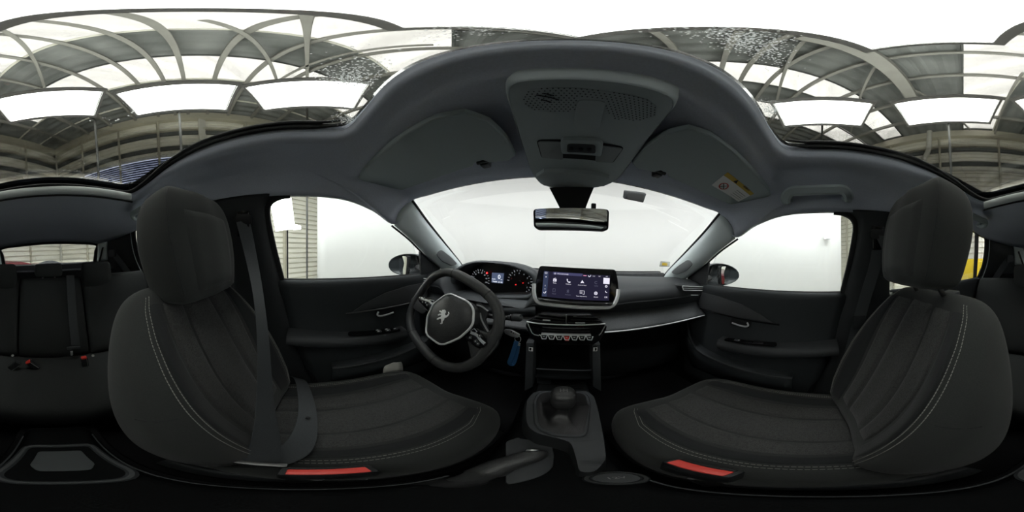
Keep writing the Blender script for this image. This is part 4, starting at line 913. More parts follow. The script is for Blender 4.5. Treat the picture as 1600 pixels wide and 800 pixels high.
# cushion stations along y: y, half width, z top, z bottom, bolster, roll
CST = [(-.13, .14, -.645, -.70, .0), (-.12, .205, -.625, -.735, .010), (-.06, .232, -.618, -.76, .030), (.05, .244, -.618, -.775, .038), (.18, .246, -.612, -.775, .036), (.30, .242, -.604, -.76, .028),
       (.375, .228, -.604, -.745, .018), (.42, .202, -.616, -.73, .010), (.445, .165, -.640, -.715, .004), (.455, .12, -.665, -.70, .0)]
def cush_pt(X, dy, y, t, lift_=0.0):
    y_, w, zt, zb, bol = interp(CST, y); P = 3.6
    e = (1 - min(1, abs(t)) ** P) ** (1 / P); zm = (zt + zb) / 2
    z = zm + (zt - zm + bol * ss(.45, .80, abs(t)) - .010 * (1 - ss(0, .5, abs(t)))) * e
    return V((X + t * w, y + dy, z + lift_))
def panel_strip(name, fn, s0, s1, t0, t1, lift_, m, parent, ns=22, nt=10, edge=.0035):
    """padded panel lying on a seat surface, its border sinking into the seam; t0/t1 may vary with s"""
    rows = []
    for i in range(ns + 1):
        f = i / ns; s = s0 + (s1 - s0) * f; a, b = t0(f), t1(f)
        es = min(1, min(f, 1 - f) * ns / 1.6)
        rows.append([])
        for j in range(nt + 1):
            g_ = j / nt; et = min(1, min(g_, 1 - g_) * nt / 1.3)
            d = lift_ * math.sqrt(max(0, min(es, et))) - edge * (1 - min(es, et)) * .6
            rows[-1].append(fn(s, a + (b - a) * g_, d))
    return grid(name, rows, m, parent, 1, 1)
def stitches(name, pts, nrm, parent, L=.0055, gap=.0020, w=.0010):
    parts = []; acc = 0; d_on = True; seg = []
    # resample
    dist = [0]
    for a, b in zip(pts, pts[1:]): dist.append(dist[-1] + (b - a).length)
    def P(d):
        for i in range(len(pts) - 1):
            if d <= dist[i + 1]:
                f = (d - dist[i]) / max(1e-9, dist[i + 1] - dist[i]); return pts[i].lerp(pts[i + 1], f)
        return pts[-1]
    d = 0
    while d + L < dist[-1]:
        a, b = P(d), P(d + L); t = (b - a).normalized(); n = nrm((a + b) / 2); s = t.cross(n).normalized()
        parts.append(boxvf((a + b) / 2, b - a, s * w, n * .0014)); d += L + gap
    o = merge(name, parts, thread, parent); o['kind'] = 'stuff'; return o
def front_seat(X, dy, hr_z, lab):
    s = -1 if X < 0 else 1
    st = thing('front_seat', V((X, dy + .1, ZG)), lab, 'car seat', 'front seats')
    H = V((X, -.125 + dy, -.60))
    rows = []
    for s_, w, df, db, bol, off in BST: rows.append([H + SPN * s_ + V((a, 0, 0)) + FWD * (b + off) for a, b in seat_section(w, df, db, bol, .012)])
    br = grid('backrest', rows, fabric_side, st, 3, 2, closed_v=True, cap=True)
    fn = lambda a, b, d: back_pt(H, a, b, d)
    # mottled centre in three sewn panels, dark strips up to the bolster seam
    panel_strip('backrest_panel', fn, .03, .52, lambda f: -.22 - .03 * f, lambda f: .22 + .03 * f, .007, fabric_mid, br)
    for k_ in (-1, 1):
        panel_strip('backrest_panel', fn, .03, .515, lambda f: k_ * .235 + k_ * .03 * f, lambda f: k_ * (.46 + .16 * f * f), .006, fabric_mid, br)
        panel_strip('bolster_strip', fn, .0, .52, lambda f: k_ * (.475 + .16 * f * f), lambda f: k_ * (.70 + .10 * f * f), .004, fabric_dark, br)
        for o_ in (.725, .765):
            stitches('stitching', [back_pt(H, .005 + .522 * i / 40, k_ * (o_ + .07 * (i / 40) ** 2), .0012) for i in range(41)], lambda p: FWD, br)
    # seam across the side wing
    sweep('side_seam', [back_pt(H, .27, -s * t, .0006) for t in (.84, .88, .92, .96, .985)], circ(.0012, 6), rubber, br)
    # cushion
    rows = []
    for y, w, zt, zb, bol in CST:
        zm = (zt + zb) / 2; rows.append([V((X + a, y + dy, zm + b)) for a, b in seat_section(w, zt - zm, zm - zb, bol, .010)])
    cu = grid('cushion', rows, fabric_side, st, 3, 2, closed_v=True, cap=True)
    fc_ = lambda a, b, d: cush_pt(X, dy, a, b, d)
    panel_strip('cushion_panel', fc_, -.10, .40, lambda f: -.24, lambda f: .24, .006, fabric_mid, cu)
    for k_ in (-1, 1):
        panel_strip('cushion_panel', fc_, -.10, .395, lambda f: k_ * .255, lambda f: k_ * (.52 + .04 * f), .005, fabric_mid, cu)
        panel_strip('bolster_strip', fc_, -.10, .40, lambda f: k_ * (.535 + .04 * f), lambda f: k_ * (.72 + .02 * f), .004, fabric_dark, cu)
        for o_ in (.755, .795):
            stitches('stitching', [cush_pt(X, dy, -.09 + .49 * i / 40, k_ * (o_ - .35 * max(0, i / 40 - .80)), .0012) for i in range(41)], lambda p: V((0, 0, 1)), cu)
    # plastic base and rails
    rbox('seat_base', (X, .12 + dy, -.815), (.42, .44, .10), plastic, st, .02)
    for k_ in (-1, 1): rbox('rail', (X + k_ * .19, .12 + dy, -.895), (.04, .60, .06), steel, st, .004)
    grid('base_skirt', [[V((X - s * .235, y + dy, z)) for y, z in ((-.16, -.66), (.0, -.69), (.2, -.71), (.36, -.70))], [V((X - s * .245, y + dy, z)) for y, z in ((-.17, -.72), (.0, -.74), (.2, -.75), (.36, -.73))],
                        [V((X - s * .23, y + dy, z)) for y, z in ((-.15, -.80), (.0, -.82), (.2, -.82), (.34, -.79))]], plastic, st, 3, 3, thick=.012, outward=(s, 0, 0))
    # headrest: posts, body, seam, front pad
    top = H + SPN * .54 + FWD * (-.02)
    hc_ = V((X, -.280 + dy, hr_z)); HT = R(8)
    hu = V((0, -math.sin(HT), math.cos(HT))); hf = V((0, math.cos(HT), math.sin(HT)))
    rows = []
    HST = [(-.146, .085, .030, .034), (-.140, .108, .046, .054), (-.122, .121, .056, .068), (-.06, .134, .061, .080), (0, .141, .060, .086), (.06, .138, .056, .084), (.100, .128, .050, .076), (.128, .112, .040, .062), (.141, .088, .026, .042), (.145, .04, .010, .016)]
    for z, w, df, db in HST: rows.append([hc_ + hu * z + V((a, 0, 0)) + hf * b for a, b in seat_section(w, df, db, .0, -.006, 15, 6.5)])
    hd = grid('headrest', rows, fabric_side, st, 3, 2, closed_v=True, cap=True)
    def hp_(z, t, d):
        z_, w, df, db = interp(HST, z); e = (1 - min(1, abs(t)) ** 6.5) ** (1 / 6.5); return hc_ + hu * z + V((t * w, 0, 0)) + hf * ((df + .006 * (1 - ss(0, .5, abs(t)))) * e + d)
    panel_strip('headrest_pad', hp_, -.125, .070, lambda f: -.66, lambda f: .66, .009, fabric_side, hd, 16, 12)
    for k_ in (-1, 1):
        sweep('headrest_seam', [hp_(-.13 + .265 * i / 16, k_ * (.93 + .02 * math.sin(i / 16 * 3.14)), .0010) for i in range(17)], circ(.0014, 6), rubber, hd, up=(k_, 0, .1))
        pb = top + V((k_ * .062, 0, 0)); tube('headrest_post', [pb + V((0, 0, -.03)), hc_ + hu * (-.10) + V((k_ * .062, 0, 0))], .0075, steel, st, n=10)
        rbox('post_collar', pb + SPN * .008 + V((0, 0, .002)), (.045, .030, .016), plastic_mid, st, .005, Matrix.Rotation(-REC * .4, 3, 'X'))
    return st
front_seat(-.362, -.006, .020, 'driver seat in dark grey fabric behind the steering wheel, belt fastened across it')
front_seat(.362, .012, .078, 'empty passenger seat in dark grey fabric with raised headrest')

# buckles
def buckle(X, y, z, lab, tilt=0):
    b = thing('belt_buckle', V((X, y, z)), lab, 'belt buckle')
    rbox('housing', (X, y, z - .03), (.030, .085, .09), plastic, b, .008)
    rbox('release_button', (X - .004 * (1 if X > 0 else -1), y, z + .017), (.018, .070, .010), red, b, .003)
    rbox('slot', (X + .009 * (1 if X > 0 else -1), y, z + .0165), (.006, .07, .006), rubber, b, .001)
    sweep('stalk', [V((X, y - .01, z - .07)), V((X * 1.0, y - .03, z - .15))], rect(.012, .04, .004), steel, b, up=(1, 0, 0))
    return b
b1 = at(512, 741, X=-.128); b2 = at(1085, 747, X=.122)
buckle(-.128, b1.y, -.555, 'belt buckle with red button beside the driver seat')
buckle(.122, b2.y, -.555, 'empty belt buckle with red button beside the passenger seat')

# ================================================================== BELTS
def belt(name, pts, ups, lab, w=.048, n=6, parent=None, group=None):
    p = cr(pts, n); u = [V(x) for x in cr([V(q) for q in ups], n)]
    return p, u
def ribbon(name, pts, ups, w, m, parent, n=6):
    p = cr(pts, n); u = [x.normalized() for x in cr([V(q) for q in ups], n)]
    return sweep(name, p, rect(w, .0016, .0004), m, parent, up=u)
db_ = thing('seat_belt', V((-.6, -.24, -.4)), 'grey seat belt fastened across the driver seat from pillar to buckle', 'seat belt', 'seat belts')
ribbon('shoulder_strap', [V((-.590, -.235, .110)), V((-.565, -.205, .02)), V((-.49, -.150, -.12)), V((-.40, -.108, -.24)), V((-.30, -.078, -.37)), V((-.21, -.055, -.49)), V((-.152, -.048, -.545))],
       [(1, .3, .2), (.7, .7, .3), (.35, .9, .35), (.2, .9, .4), (.2, .85, .5), (.4, .7, .6), (.6, .5, .6)], .050, belt_m, db_)
ribbon('lap_strap', [V((-.152, -.045, -.545)), V((-.22, -.015, -.573)), V((-.33, .0, -.592)), V((-.44, .0, -.590)), V((-.55, -.02, -.563)), V((-.615, -.06, -.60))],
       [(.5, .2, .8), (.1, .3, 1), (0, .3, 1), (0, .3, 1), (-.5, .3, .8), (-1, .1, .2)], .048, belt_m, db_)
rbox('tongue', (-.145, -.045, -.540), (.012, .055, .022), steel, db_, .003)
plate('guide_loop', rounded([V((-.598, -.265, .135)), V((-.598, -.205, .135)), V((-.600, -.20, .095)), V((-.600, -.27, .095))], .012), .012, rubber, db_, .003, n=(1, 0, 0))
tube('belt_stopper', [V((-.36, .003, -.586)), V((-.36, .004, -.582))], .006, rubber, db_, n=10)
pb_ = thing('seat_belt', V((.6, -.24, -.4)), 'grey seat belt hanging slack down the pillar behind the passenger window', 'seat belt', 'seat belts')
ribbon('strap', [V((.588, -.235, .110)), V((.600, -.225, .0)), V((.622, -.175, -.18)), V((.630, -.125, -.40)), V((.630, -.07, -.68))], [(-1, .2, 0)] * 5, .048, belt_m, pb_)
plate('guide_loop', rounded([V((.598, -.265, .135)), V((.598, -.205, .135)), V((.600, -.20, .095)), V((.600, -.27, .095))], .012), .012, rubber, pb_, .003, n=(-1, 0, 0))
rbox('tongue', (.620, -.158, -.25), (.012, .05, .06), plastic, pb_, .004)

# ================================================================== REAR BENCH
rb = thing('rear_bench', V((0, -.8, ZG)), 'dark three-place rear bench seat with split backrest', 'rear seat')
xs_ = [-.64, -.60, -.45, -.30, -.18, 0, .18, .30, .45, .60, .64]
def rz(x): return -.02 * math.cos(x * 8) * .3
grid('cushion', [[V((x, y, z + (.012 * math.cos((abs(x) - .35) * 8) if abs(x) > .1 else .004) * (1 if i in (2, 3, 4) else .3) - (.03 if abs(x) > .62 else 0))) for x in xs_]
                 for i, (y, z) in enumerate(((-.90, -.62), (-.84, -.595), (-.75, -.583), (-.62, -.575), (-.50, -.580), (-.44, -.600), (-.420, -.64), (-.43, -.72), (-.47, -.80)))], fabric_rear, rb, 3, 3)
rbox('cushion_base', (0, -.70, -.78), (1.24, .42, .28), carpet, rb, .02)
bsp = V((0, -.36, .93)).normalized(); bfw = V((0, .93, .36))
def rpad(x0, x1, hgt, dz=0, bulge=.02):
    rows = []
    for s_, d in ((-.03, -.02), (.0, .02), (.06, .040), (.18, .048), (.32, .045), (hgt - .08, .040), (hgt - .02, .026), (hgt, .0), (hgt - .01, -.06)):
        rows.append([V((0, -.835, -.575)) + bsp * s_ + bfw * (d + (bulge * math.sin(math.pi * f) if d > 0 else 0) - (.022 if f in (0, 1) else 0)) + V((x0 + (x1 - x0) * f, 0, 0)) for f in (0, .04, .25, .5, .75, .96, 1)])
    return grid('backrest_pad', rows, fabric_rear, rb, 3, 3)
rpad(-.64, -.195, .475); rpad(-.19, .175, .47, 0, .008); rpad(.18, .64, .475)
rbox('backrest_shell', (0, -1.075, -.36), (1.26, .05, .52), carpet, rb, .02, Matrix.Rotation(R(21), 3, 'X'))
for s, px in ((-1, 145), (1, 20)):
    p = at(px, 555.5, Z=-.562); tube('isofix_button', [p, p + V((0, .006, .002))], .007, cream_p, rb, n=12)
def rhead(xc, w, z0, z1, lab):
    h = thing('rear_headrest', V((xc, -1.03, z0)), lab, 'headrest', 'rear headrests')
    zc, hh = (z0 + z1) / 2, (z1 - z0) / 2
    HS = [(-1, .80, .5), (-.93, .93, .85), (-.6, 1, 1), (0, 1, 1.05), (.6, .98, .95), (.9, .92, .7), (1, .78, .4)]
    grid('pad', [[V((xc + a, -.975 + b, zc + hh * k_)) for a, b in seat_section(w / 2 * q, .048 * d, .045 * d, 0, -.004, 9)] for k_, q, d in HS], fabric_rear, h, 3, 2, closed_v=True, cap=True)
    for k_ in (-1, 1): tube('post', [V((xc + k_ * w * .22, -.985, z0 - .06)), V((xc + k_ * w * .22, -.985, z0 + .03))], .006, steel, h)
for a, b, y0, y1, lab in ((128, 174, 409, 450, 'rear headrest on the driver side'), (53.5, 97.5, 412, 433, 'low middle rear headrest'), (-17, 24, 413, 452, 'rear headrest on the passenger side')):
    L_, R_ = at(a, 420, Y=-.95), at(b, 420, Y=-.95)
    rhead((L_.x + R_.x) / 2, abs(L_.x - R_.x), at((a + b) / 2, y1, Y=-.935).z, at((a + b) / 2, y0, Y=-.975).z, lab)
cb = thing('seat_belt', V((-.06, -1.0, -.5)), 'middle rear seat belt running straight down the bench backrest', 'seat belt', 'seat belts')
rbs = lambda s_, px: (lambda p: V((at(px, 480, Y=p.y).x, p.y, p.z)))(V((0, -.835, -.575)) + bsp * s_ + bfw * .066)
ribbon('strap', [rbs(.465, 112), rbs(.33, 112.5), rbs(.18, 113.5), rbs(.06, 115)], [(0, .93, .3)] * 4, .046, belt_m, cb)
rbox('tongue', at(115, 543.5, Y=-.770), (.065, .012, .016), plastic_mid, cb, .003); rbox('tongue_tip', at(112, 552, Y=-.765), (.012, .005, .03), satin, cb, .002)
for px, py, ax, lab in ((23, 571, -.7, 'black rear belt buckle lying left of another on the bench'), (52, 570, .75, 'rear belt buckle with red button leaning right on the bench'), (132, 565, .08, 'upright rear belt buckle with red button by the driver-side seat')):
    p = at(px, py, Z=-.548); b = thing('belt_buckle', p, lab, 'belt buckle', 'rear buckles')
    M_ = Matrix.Rotation(ax, 3, 'Y')
    rbox('housing', p, (.032, .024, .062), plastic, b, .006, M_)
    if px > 30: rbox('release_button', p + M_ @ V((0, .004, .030)), (.024, .018, .012), red, b, .003, M_)
    sweep('edge', [p + M_ @ V((-.010, .014, -.025)), p + M_ @ V((-.010, .014, .025))], rect(.002, .002, .0005), satin, b, up=(0, 1, 0))
# outer rear belts on the rear pillars
for s, lab in ((1, 'passenger'), (-1, 'driver')):
    ob = thing('seat_belt', V((s * .55, -1.1, -.3)), 'rear outer seat belt coming down the pillar on the %s side' % lab, 'seat belt', 'seat belts')
    ribbon('strap', [V((s * .535, -1.28, .0)), V((s * .55, -1.13, -.10)), V((s * .575, -1.0, -.22)), V((s * .60, -.88, -.42)), V((s * .61, -.82, -.56))], [(-s * .7, .7, .2)] * 5, .046, belt_m, ob)
    plate('guide', rounded([V((s * .54, -1.25, .03)), V((s * .52, -1.32, .03)), V((s * .515, -1.33, -.03)), V((s * .545, -1.24, -.03))], .015), .015, plastic_mid, ob, .004, n=(-s, .3, 0))
#@@ROOFBITS
# ================================================================== ROOF FITTINGS
def zv(y): return .246 + (.26 - y) * .12
for s, lab, extra in ((-1, 'plain grey sun visor on the driver side', 0), (1, 'grey sun visor with an airbag warning label on the passenger side', 1)):
    S = lambda x, y: V((s * x, y, zv(y)))
    v = thing('sun_visor', V((s * .35, .26, .24)), lab, 'sun visor', 'sun visors')
    out = [S(.130, .215), S(.150, .180), S(.19, .168), S(.27, .166), S(.40, .166), S(.50, .166), S(.545, .172), S(.578, .22), S(.590, .275), S(.575, .325), S(.545, .338), S(.40, .350), S(.30, .347), S(.235, .343), S(.222, .330), S(.200, .328), S(.190, .343), S(.145, .348), S(.124, .330), S(.122, .27)]
    plate('blade', [p + V((0, 0, .016)) for p in out], .016, visor_m, v, .006, n=(0, 0, -1), seg=3)
    tube('pivot_rod', [S(.222, .340) + V((0, 0, .006)), S(.180, .342) + V((0, 0, .006))], .005, plastic_mid, v)
    rbox('clip', S(.205, .352) + V((0, 0, .008)), (.022, .022, .020), plastic_mid, v, .004)
    tube('hinge', [S(.54, .345) + V((0, 0, .010)), S(.50, .352) + V((0, 0, .012))], .007, plastic_mid, v)
    if extra:
        lz = lambda px, py: (lambda p: V((p.x, p.y, zv(p.y) - .0006)))(at(px, py, Z=.244))
        a, b, c_, d_ = lz(1112, 288), lz(1137, 272), lz(1178, 305), lz(1154, 314)   # corner order around the label
        m1, m2 = a.lerp(b, .78), d_.lerp(c_, .78)
        l1 = plate('warning_label', [a, m1, m2, d_], .0006, mat('label_white', (.68, .68, .66), .7), v, 0, n=(0, 0, -1)); plate('yellow_band', [m1, b, c_, m2], .0006, yellow_p, v, 0, n=(0, 0, -1))
        le = (m2 - m1).normalized(); ln = V((0, 0, -1)); lu = (b - a).normalized()
        o = a.lerp(m2, .35).lerp(a.lerp(m1, .5), .35) + ln * .0014; rr = .017
        sweep('ban_ring', [o + le * rr * math.cos(i * .3927) + lu * rr * math.sin(i * .3927) for i in range(16)], rect(.004, .0006, .0001), red_p, l1, closed=True, up=(0, 0, 1))
        for q in (-1, 1): sweep('ban_mark', [o + le * .010 + lu * q * .010, o - le * .010 - lu * q * .010], rect(.0028, .0005, .0001), black_p, l1, up=(0, 0, 1))
        mid = m1.lerp(c_, .32) + ln * .0012 + lu * .004
        plate('warning_triangle', [mid + le * -.009 - lu * .006, mid + le * .009 - lu * .006, mid + lu * .010], .0005, black_p, l1, 0, n=(0, 0, -1))
        text('lettering', 'AIRBAG', .012, m1.lerp(c_, .68) + ln * .0012 + lu * .003, tuple(le), tuple(lu), black_p, l1)
        for k_ in range(4): sweep('print_line', [a.lerp(m1, .2 + .17 * k_).lerp(d_.lerp(m2, .2 + .17 * k_), .56) + ln * .0011, a.lerp(m1, .2 + .17 * k_).lerp(d_.lerp(m2, .2 + .17 * k_), .92) + ln * .0011], rect(.0018, .0004, .0001), black_p if k_ % 2 else mk, l1, up=(0, 0, 1))
# overhead console
rc_ = thing('overhead_console', V((.01, .3, .24)), 'grey overhead console with dotted speaker grilles and reading lamps', 'overhead console')
def zc_(y): return .272 - (y - .14) * .16
def oc(px, py, d=0):
    v = ray(px, py)   # meet the sloping underside  z = .272 - .16 (y - .14)
    t = (.272 + .16 * .14) / (v.z + .16 * v.y); p = V((CX, 0, 0)) + v * t; return p + V((0, 0, -d))
ol = [oc(792, 145), oc(798, 130), oc(822, 124), oc(880, 121.5), oc(950, 125), oc(1010, 135), oc(1046, 148), oc(1055, 162), oc(1040, 185), oc(1000, 235), oc(975, 268), oc(960, 283), oc(935, 292), oc(893, 296), oc(855, 291), oc(840, 282), oc(828, 262), oc(812, 215), oc(798, 170)]
olp = cr(ol, 2, True); occ = sum(ol, V()) / len(ol)
grid('shell', [[occ.lerp(p, 1.035) + V((0, 0, .035)) for p in olp], [occ.lerp(p, 1.015) + V((0, 0, .014)) for p in olp], [occ.lerp(p, 1.0) + V((0, 0, .002)) for p in olp], [occ.lerp(p, .985) + V((0, 0, -.003)) for p in olp]], cons_m, rc_, 3, 2, closed_v=True)
plate('face', [occ.lerp(p, .985) + V((0, 0, .002)) for p in olp], .005, cons_m, rc_, .002, n=(0, 0, -1))
parts = []
def inside(p, poly):
    c = False; n = len(poly)
    for i in range(n):
        a, b = poly[i], poly[i - 1]
        if (a[1] > p[1]) != (b[1] > p[1]) and p[0] < (b[0] - a[0]) * (p[1] - a[1]) / (b[1] - a[1]) + a[0]: c = not c
    return c
gl1 = [oc(*p) for p in ((817, 150), (830, 138), (870, 135), (905, 136), (945, 141), (985, 147), (1012, 154), (1027, 166), (1025, 180), (1000, 187), (960, 184), (948, 172), (944, 152), (905, 150), (898, 172), (860, 172), (830, 170), (818, 162))]
poly = [(p.x, p.y) for p in gl1]
ge = plate('grille_panel', gl1, .001, cons_m, rc_, 0, n=(0, 0, -1)); ge.location.z -= .003
y = .13; r_ = 0
while y < .26:
    x = -.12 + (r_ % 2) * .0026
    while x < .13:
        if inside((x, y), poly):
            z = zc_(y) - .0046; vs = [V((x +   .0010 * math.cos(k_ * 1.0472), y +   .0010 * math.sin(k_ * 1.0472), z - .0004)) for k_ in range(6)]
            parts.append((vs + [q + V((0, 0, .0008)) for q in vs], [tuple(range(6))] + [(k_, (k_ + 1) % 6, 6 + (k_ + 1) % 6, 6 + k_) for k_ in range(6)]))
        x += .0056
    y += .0049; r_ += 1
pf = merge('perforation', parts, mat('hole_dark', (.05, .055, .058), .8), rc_); pf['kind'] = 'stuff'
for p, q in (((838, 146), (860, 150)), ((849, 143.5), (866, 147)), ((846, 153), (862, 157.5)), ((859, 149.5), (874, 154))): sweep('slot', [oc(*p, .0055), oc(*q, .0055)], rect(.0022, .001, .0003), black_p, rc_)
plate('center_plate', rounded([oc(903, 154, .003), oc(948, 157, .003), oc(937, 199, .003), oc(896, 197, .003)], .008), .0012, cons_m, rc_, .001, n=(0, 0, -1))
# reading lamps with switch block
rl = plate('lamp_surround', rounded([oc(838, 217, .002), oc(976, 228, .002), oc(958, 253, .002), oc(846, 245, .002)], .010), .003, rubber, rc_, .001, n=(0, 0, -1))
plate('lamp_lens', rounded([oc(840, 218, .004), oc(880, 219, .004), oc(880, 247, .004), oc(847, 243.5, .004)], .006), .003, lens_m, rc_, .0015, n=(0, 0, -1))
plate('lamp_lens', rounded([oc(932, 224, .004), oc(974, 229, .004), oc(957, 251.5, .004), oc(930, 250, .004)], .006), .003, lens_m, rc_, .0015, n=(0, 0, -1))
swb = plate('switch_block', rounded([oc(880, 212, .004), oc(938, 214, .004), oc(943, 220, .004), oc(940, 238, .004), oc(878, 234, .004), oc(876, 216, .004)], .006), .010, cons_m, rc_, .003, n=(0, 0, -1))
plate('switch_inset', rounded([oc(887, 217, .014), oc(931, 219, .014), oc(931, 232, .014), oc(886, 230, .014)], .006), .002, plastic_mid, swb, .001, n=(0, 0, -1))
for px in (893, 908, 921): tube('switch', [oc(px, 223.5 + (px - 893) * .05, .016), oc(px, 223.5 + (px - 893) * .05, .019)], .0045, rubber, swb, n=10)
plate('front_lip', [oc(*p, .003) for p in ((850, 262), (930, 266), (952, 272), (945, 285), (893, 290), (850, 284), (838, 270))], .012, cons_m, rc_, .005, n=(0, 0, -1))
# rear-view mirror
rv = thing('rearview_mirror', V((.005, .42, .1)), 'black-framed rear-view mirror hanging below the overhead console', 'mirror')
mo = rounded([at(833, 329, Y=.42), at(836, 326, Y=.42), at(949, 326.5, Y=.42), at(952, 330, Y=.42), at(951, 357, Y=.42), at(947, 360, Y=.42), at(840, 357.5, Y=.42), at(834, 354, Y=.42)], .006, 3)
plate('housing', [p + V((0, .028, 0)) for p in mo], .030, rubber, rv, .004, n=(0, -1, -.03))
mc = sum(mo, V()) / len(mo)
plate('mirror_glass', [mc.lerp(p, .94) + V((0, -.0025, 0)) for p in mo], .001, mirror_m, rv, 0, n=(-.12, -1, -.05))
plate('stalk', [at(858, 293, Y=.45), at(928, 293, Y=.45), at(920, 312, Y=.45), at(914, 328, Y=.45), at(876, 328, Y=.45), at(868, 312, Y=.45)], .05, rubber, rv, .01, n=(0, 1, .3))
rbox('sensor_tab', at(927.5, 322, Y=.47), (.014, .012, .016), plastic_mid, rv, .003)
# toll tag and stickers on the windscreen
tt = thing('toll_tag', at(991, 306, Y=.50), 'small dark electronic tag stuck high on the windscreen', 'tag')
tq = [at(975, 297, Y=.50), at(1008, 301, Y=.50), at(1003, 315, Y=.50), at(973, 309, Y=.50)]
plate('body', rounded(tq, .004), .014, plastic, tt, .003, n=(0, -.8, -.6)); tc_ = sum(tq, V()) / 4 + V((0, -.012, -.009))
plate('label', rounded([tc_ + (p - sum(tq, V()) / 4) * .75 for p in tq], .003), .001, black_p, tt, 0, n=(0, -.8, -.6))
sk2 = thing('sticker', at(1040, 412, Y=.80), 'small pale sticker in the lower corner of the windscreen', 'sticker')
plate('print', rounded([at(1032, 408, Y=.80), at(1047, 409, Y=.80), at(1046, 417, Y=.80), at(1030, 416.5, Y=.80)], .003), .001, cream_p, sk2, 0, n=(0, -1, -.5))
plate('center_mark', [at(1035, 410.5, Y=.797), at(1043, 411, Y=.797), at(1042.5, 415, Y=.797), at(1034, 414.5, Y=.797)], .0006, yellow_p, sk2, 0, n=(0, -1, -.5))
# grab handles
def handle(p0, p1, inn, lab):
    """p0, p1: feet on the roof rail; the grip bows inwards and up from them"""
    h = thing('grab_handle', (p0 + p1) / 2, lab, 'grab handle', 'grab handles')
    d = (p1 - p0); q = V((inn * .024, 0, .026)); r = V((inn * .040, 0, -.026))
    pts = [p0 + V((-inn * .01, 0, -.004)), p0 + r * .8, p0 + d * .03 + r + q * .55, p0 + d * .12 + q + r, p0 + d * .3 + q + r * 1.05, p0 + d * .5 + q + r * 1.1, p0 + d * .7 + q + r * 1.05, p0 + d * .88 + q + r, p1 - d * .03 + r + q * .55, p1 + r * .8, p1 + V((-inn * .01, 0, -.004))]
    sweep('grip', cr(pts, 4), rect(.036, .024, .008), visor_m, h, up=(inn, 0, -.5))
    for p in (p0, p1): rbox('mount', p + V((inn * .004, 0, .0)), (.026, .040, .034), visor_m, h, .008, Matrix.Rotation(inn * .5, 3, 'Y'))
handle(V((.575, .115, .250)), V((.575, -.105, .258)), -1, 'grey roof grab handle above the passenger window')
handle(V((.568, -.66, .252)), V((.560, -.88, .235)), -1, 'rear roof grab handle on the passenger side')
handle(V((-.568, -.66, .252)), V((-.560, -.88, .235)), 1, 'rear roof grab handle on the driver side')
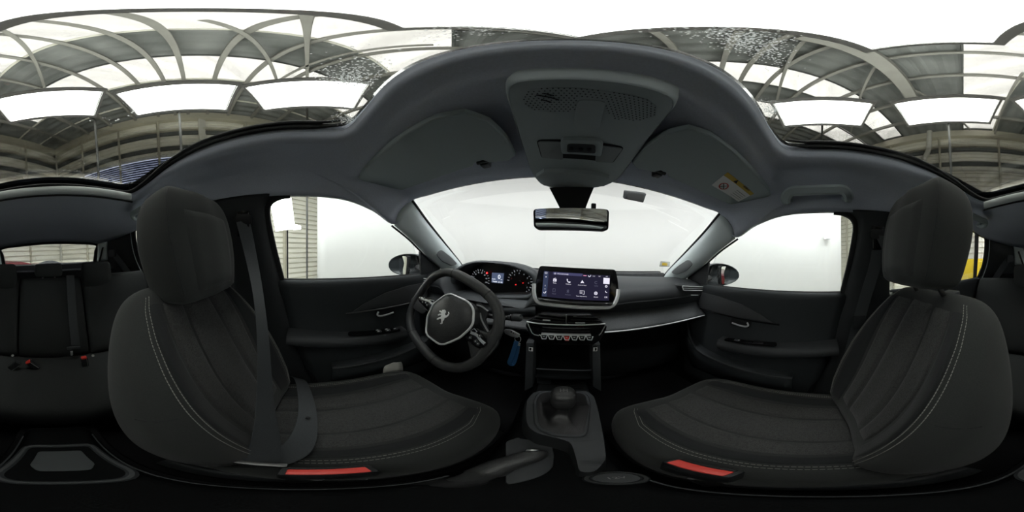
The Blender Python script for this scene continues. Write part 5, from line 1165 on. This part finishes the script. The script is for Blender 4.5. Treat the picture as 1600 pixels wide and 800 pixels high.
# door mirrors outside
for s, lab in ((-1, 'black door mirror outside the driver window'), (1, 'black door mirror outside the passenger window')):
    S = lambda x, y, z: V((s * x, y, z))
    m_ = thing('door_mirror', S(.86, .66, -.1), lab, 'door mirror', 'door mirrors')
    o = [at(607, 413, X=-.92), at(612, 404, X=-.92), at(625, 398, X=-.90), at(640, 396.5, X=-.87), at(656, 400, X=-.82), at(659, 415, X=-.82), at(655, 430, X=-.83), at(640, 432.5, X=-.86), at(620, 428, X=-.90), at(610, 422, X=-.92)] if s < 0 else \
        [at(1155, 430, X=.92), at(1151, 421, X=.92), at(1138, 414, X=.90), at(1122, 411.5, X=.87), at(1106, 416, X=.82), at(1103, 430, X=.82), at(1107, 444, X=.83), at(1122, 447.5, X=.86), at(1142, 443, X=.90), at(1152, 437, X=.92)]
    op = cr(o, 2, True); oc_ = sum(o, V()) / len(o)
    grid('shell', [[oc_.lerp(p, .94) for p in op], op, [p + V((0, .03, 0)) for p in op], [oc_.lerp(p, .85) + V((0, .09, 0)) for p in op], [oc_.lerp(p, .45) + V((0, .13, 0)) for p in op], [oc_.lerp(p, .05) + V((0, .14, 0)) for p in op]], mat('mirror_shell_%d' % s, (.03, .035, .038), .35), m_, 3, 1, closed_v=True)
    q = [at(613, 413, X=-.92), at(620, 404, X=-.91), at(632, 400, X=-.89), at(644, 400.5, X=-.865), at(645, 410, X=-.865), at(640, 428, X=-.865), at(630, 428.5, X=-.885), at(616, 424, X=-.915)] if s < 0 else \
        [at(1149, 430, X=.92), at(1145, 421, X=.91), at(1132, 416, X=.89), at(1118, 416, X=.865), at(1116, 425, X=.865), at(1122, 443, X=.865), at(1132, 443.5, X=.885), at(1146, 440, X=.915)]
    qc = sum(q, V()) / len(q); nn = V((-s * .25, -1, 0)).normalized()
    qq = [p - nn * ((p - qc).dot(nn)) for p in q]
    plate('mirror_glass', rounded([p + V((0, -.006, 0)) for p in qq], .01), .002, mirror_m, m_, 0, n=nn)
    plate('glass_backing', rounded([qc.lerp(p, 1.05) + V((0, .02, 0)) for p in qq], .01), .022, rubber, m_, 0, n=nn)
    sweep('foot', [S(.69, .67, -.125), S(.76, .67, -.125), S(.84, .68, -.11)], circ(.03, 10, .02), rubber, m_, up=(0, 0, 1))
# water on the glass roof: beads in a few patches
bm = bmesh.new()
def beads(cx, cy, sx, sy, n, r0, r1):
    for _ in range(n):
        x, y = random.gauss(cx, sx), random.gauss(cy, sy)
        if abs(x) > .45 or y > .12 or y < -.72: continue
        r = random.uniform(r0, r1); z = roof_z(x, y) + .0055
        M_ = Matrix.Translation((x, y, z)) @ Matrix.Diagonal((r, r, r * .45, 1))
        bmesh.ops.create_icosphere(bm, subdivisions=1, radius=1, matrix=M_)
for px, py, sx, sy, n, a, b in ((545, 125, .035, .02, 700, .0008, .002), (540, 178, .012, .015, 160, .0008, .0018), (1150, 55, .03, .012, 420, .0006, .0014), (1205, 170, .016, .012, 260, .0008, .0018), (1190, 75, .03, .012, 300, .0006, .0014), (740, 45, .02, .01, 140, .0006, .0012),
                               (170, 185, .02, .05, 14, .0015, .004), (55, 235, .008, .03, 26, .001, .002), (130, 250, .01, .03, 14, .001, .002), (280, 160, .03, .03, 7, .002, .006), (510, 200, .02, .02, 10, .0015, .003)):
    p = at(px, py, Z=.40); beads(p.x, p.y, sx, sy, n, a, b)
me = bpy.data.meshes.new('water_droplets'); bm.to_mesh(me); bm.free()
wd = link('water_droplets', me, drop_m); prop(wd, 'water droplets beading on the tinted glass roof', 'water', kind='stuff')

# ------------------------------------------------------------------ lift everything onto the ground plane z = 0
for o in ROOTS: o.location.z += ZC
cam.location.z += ZC
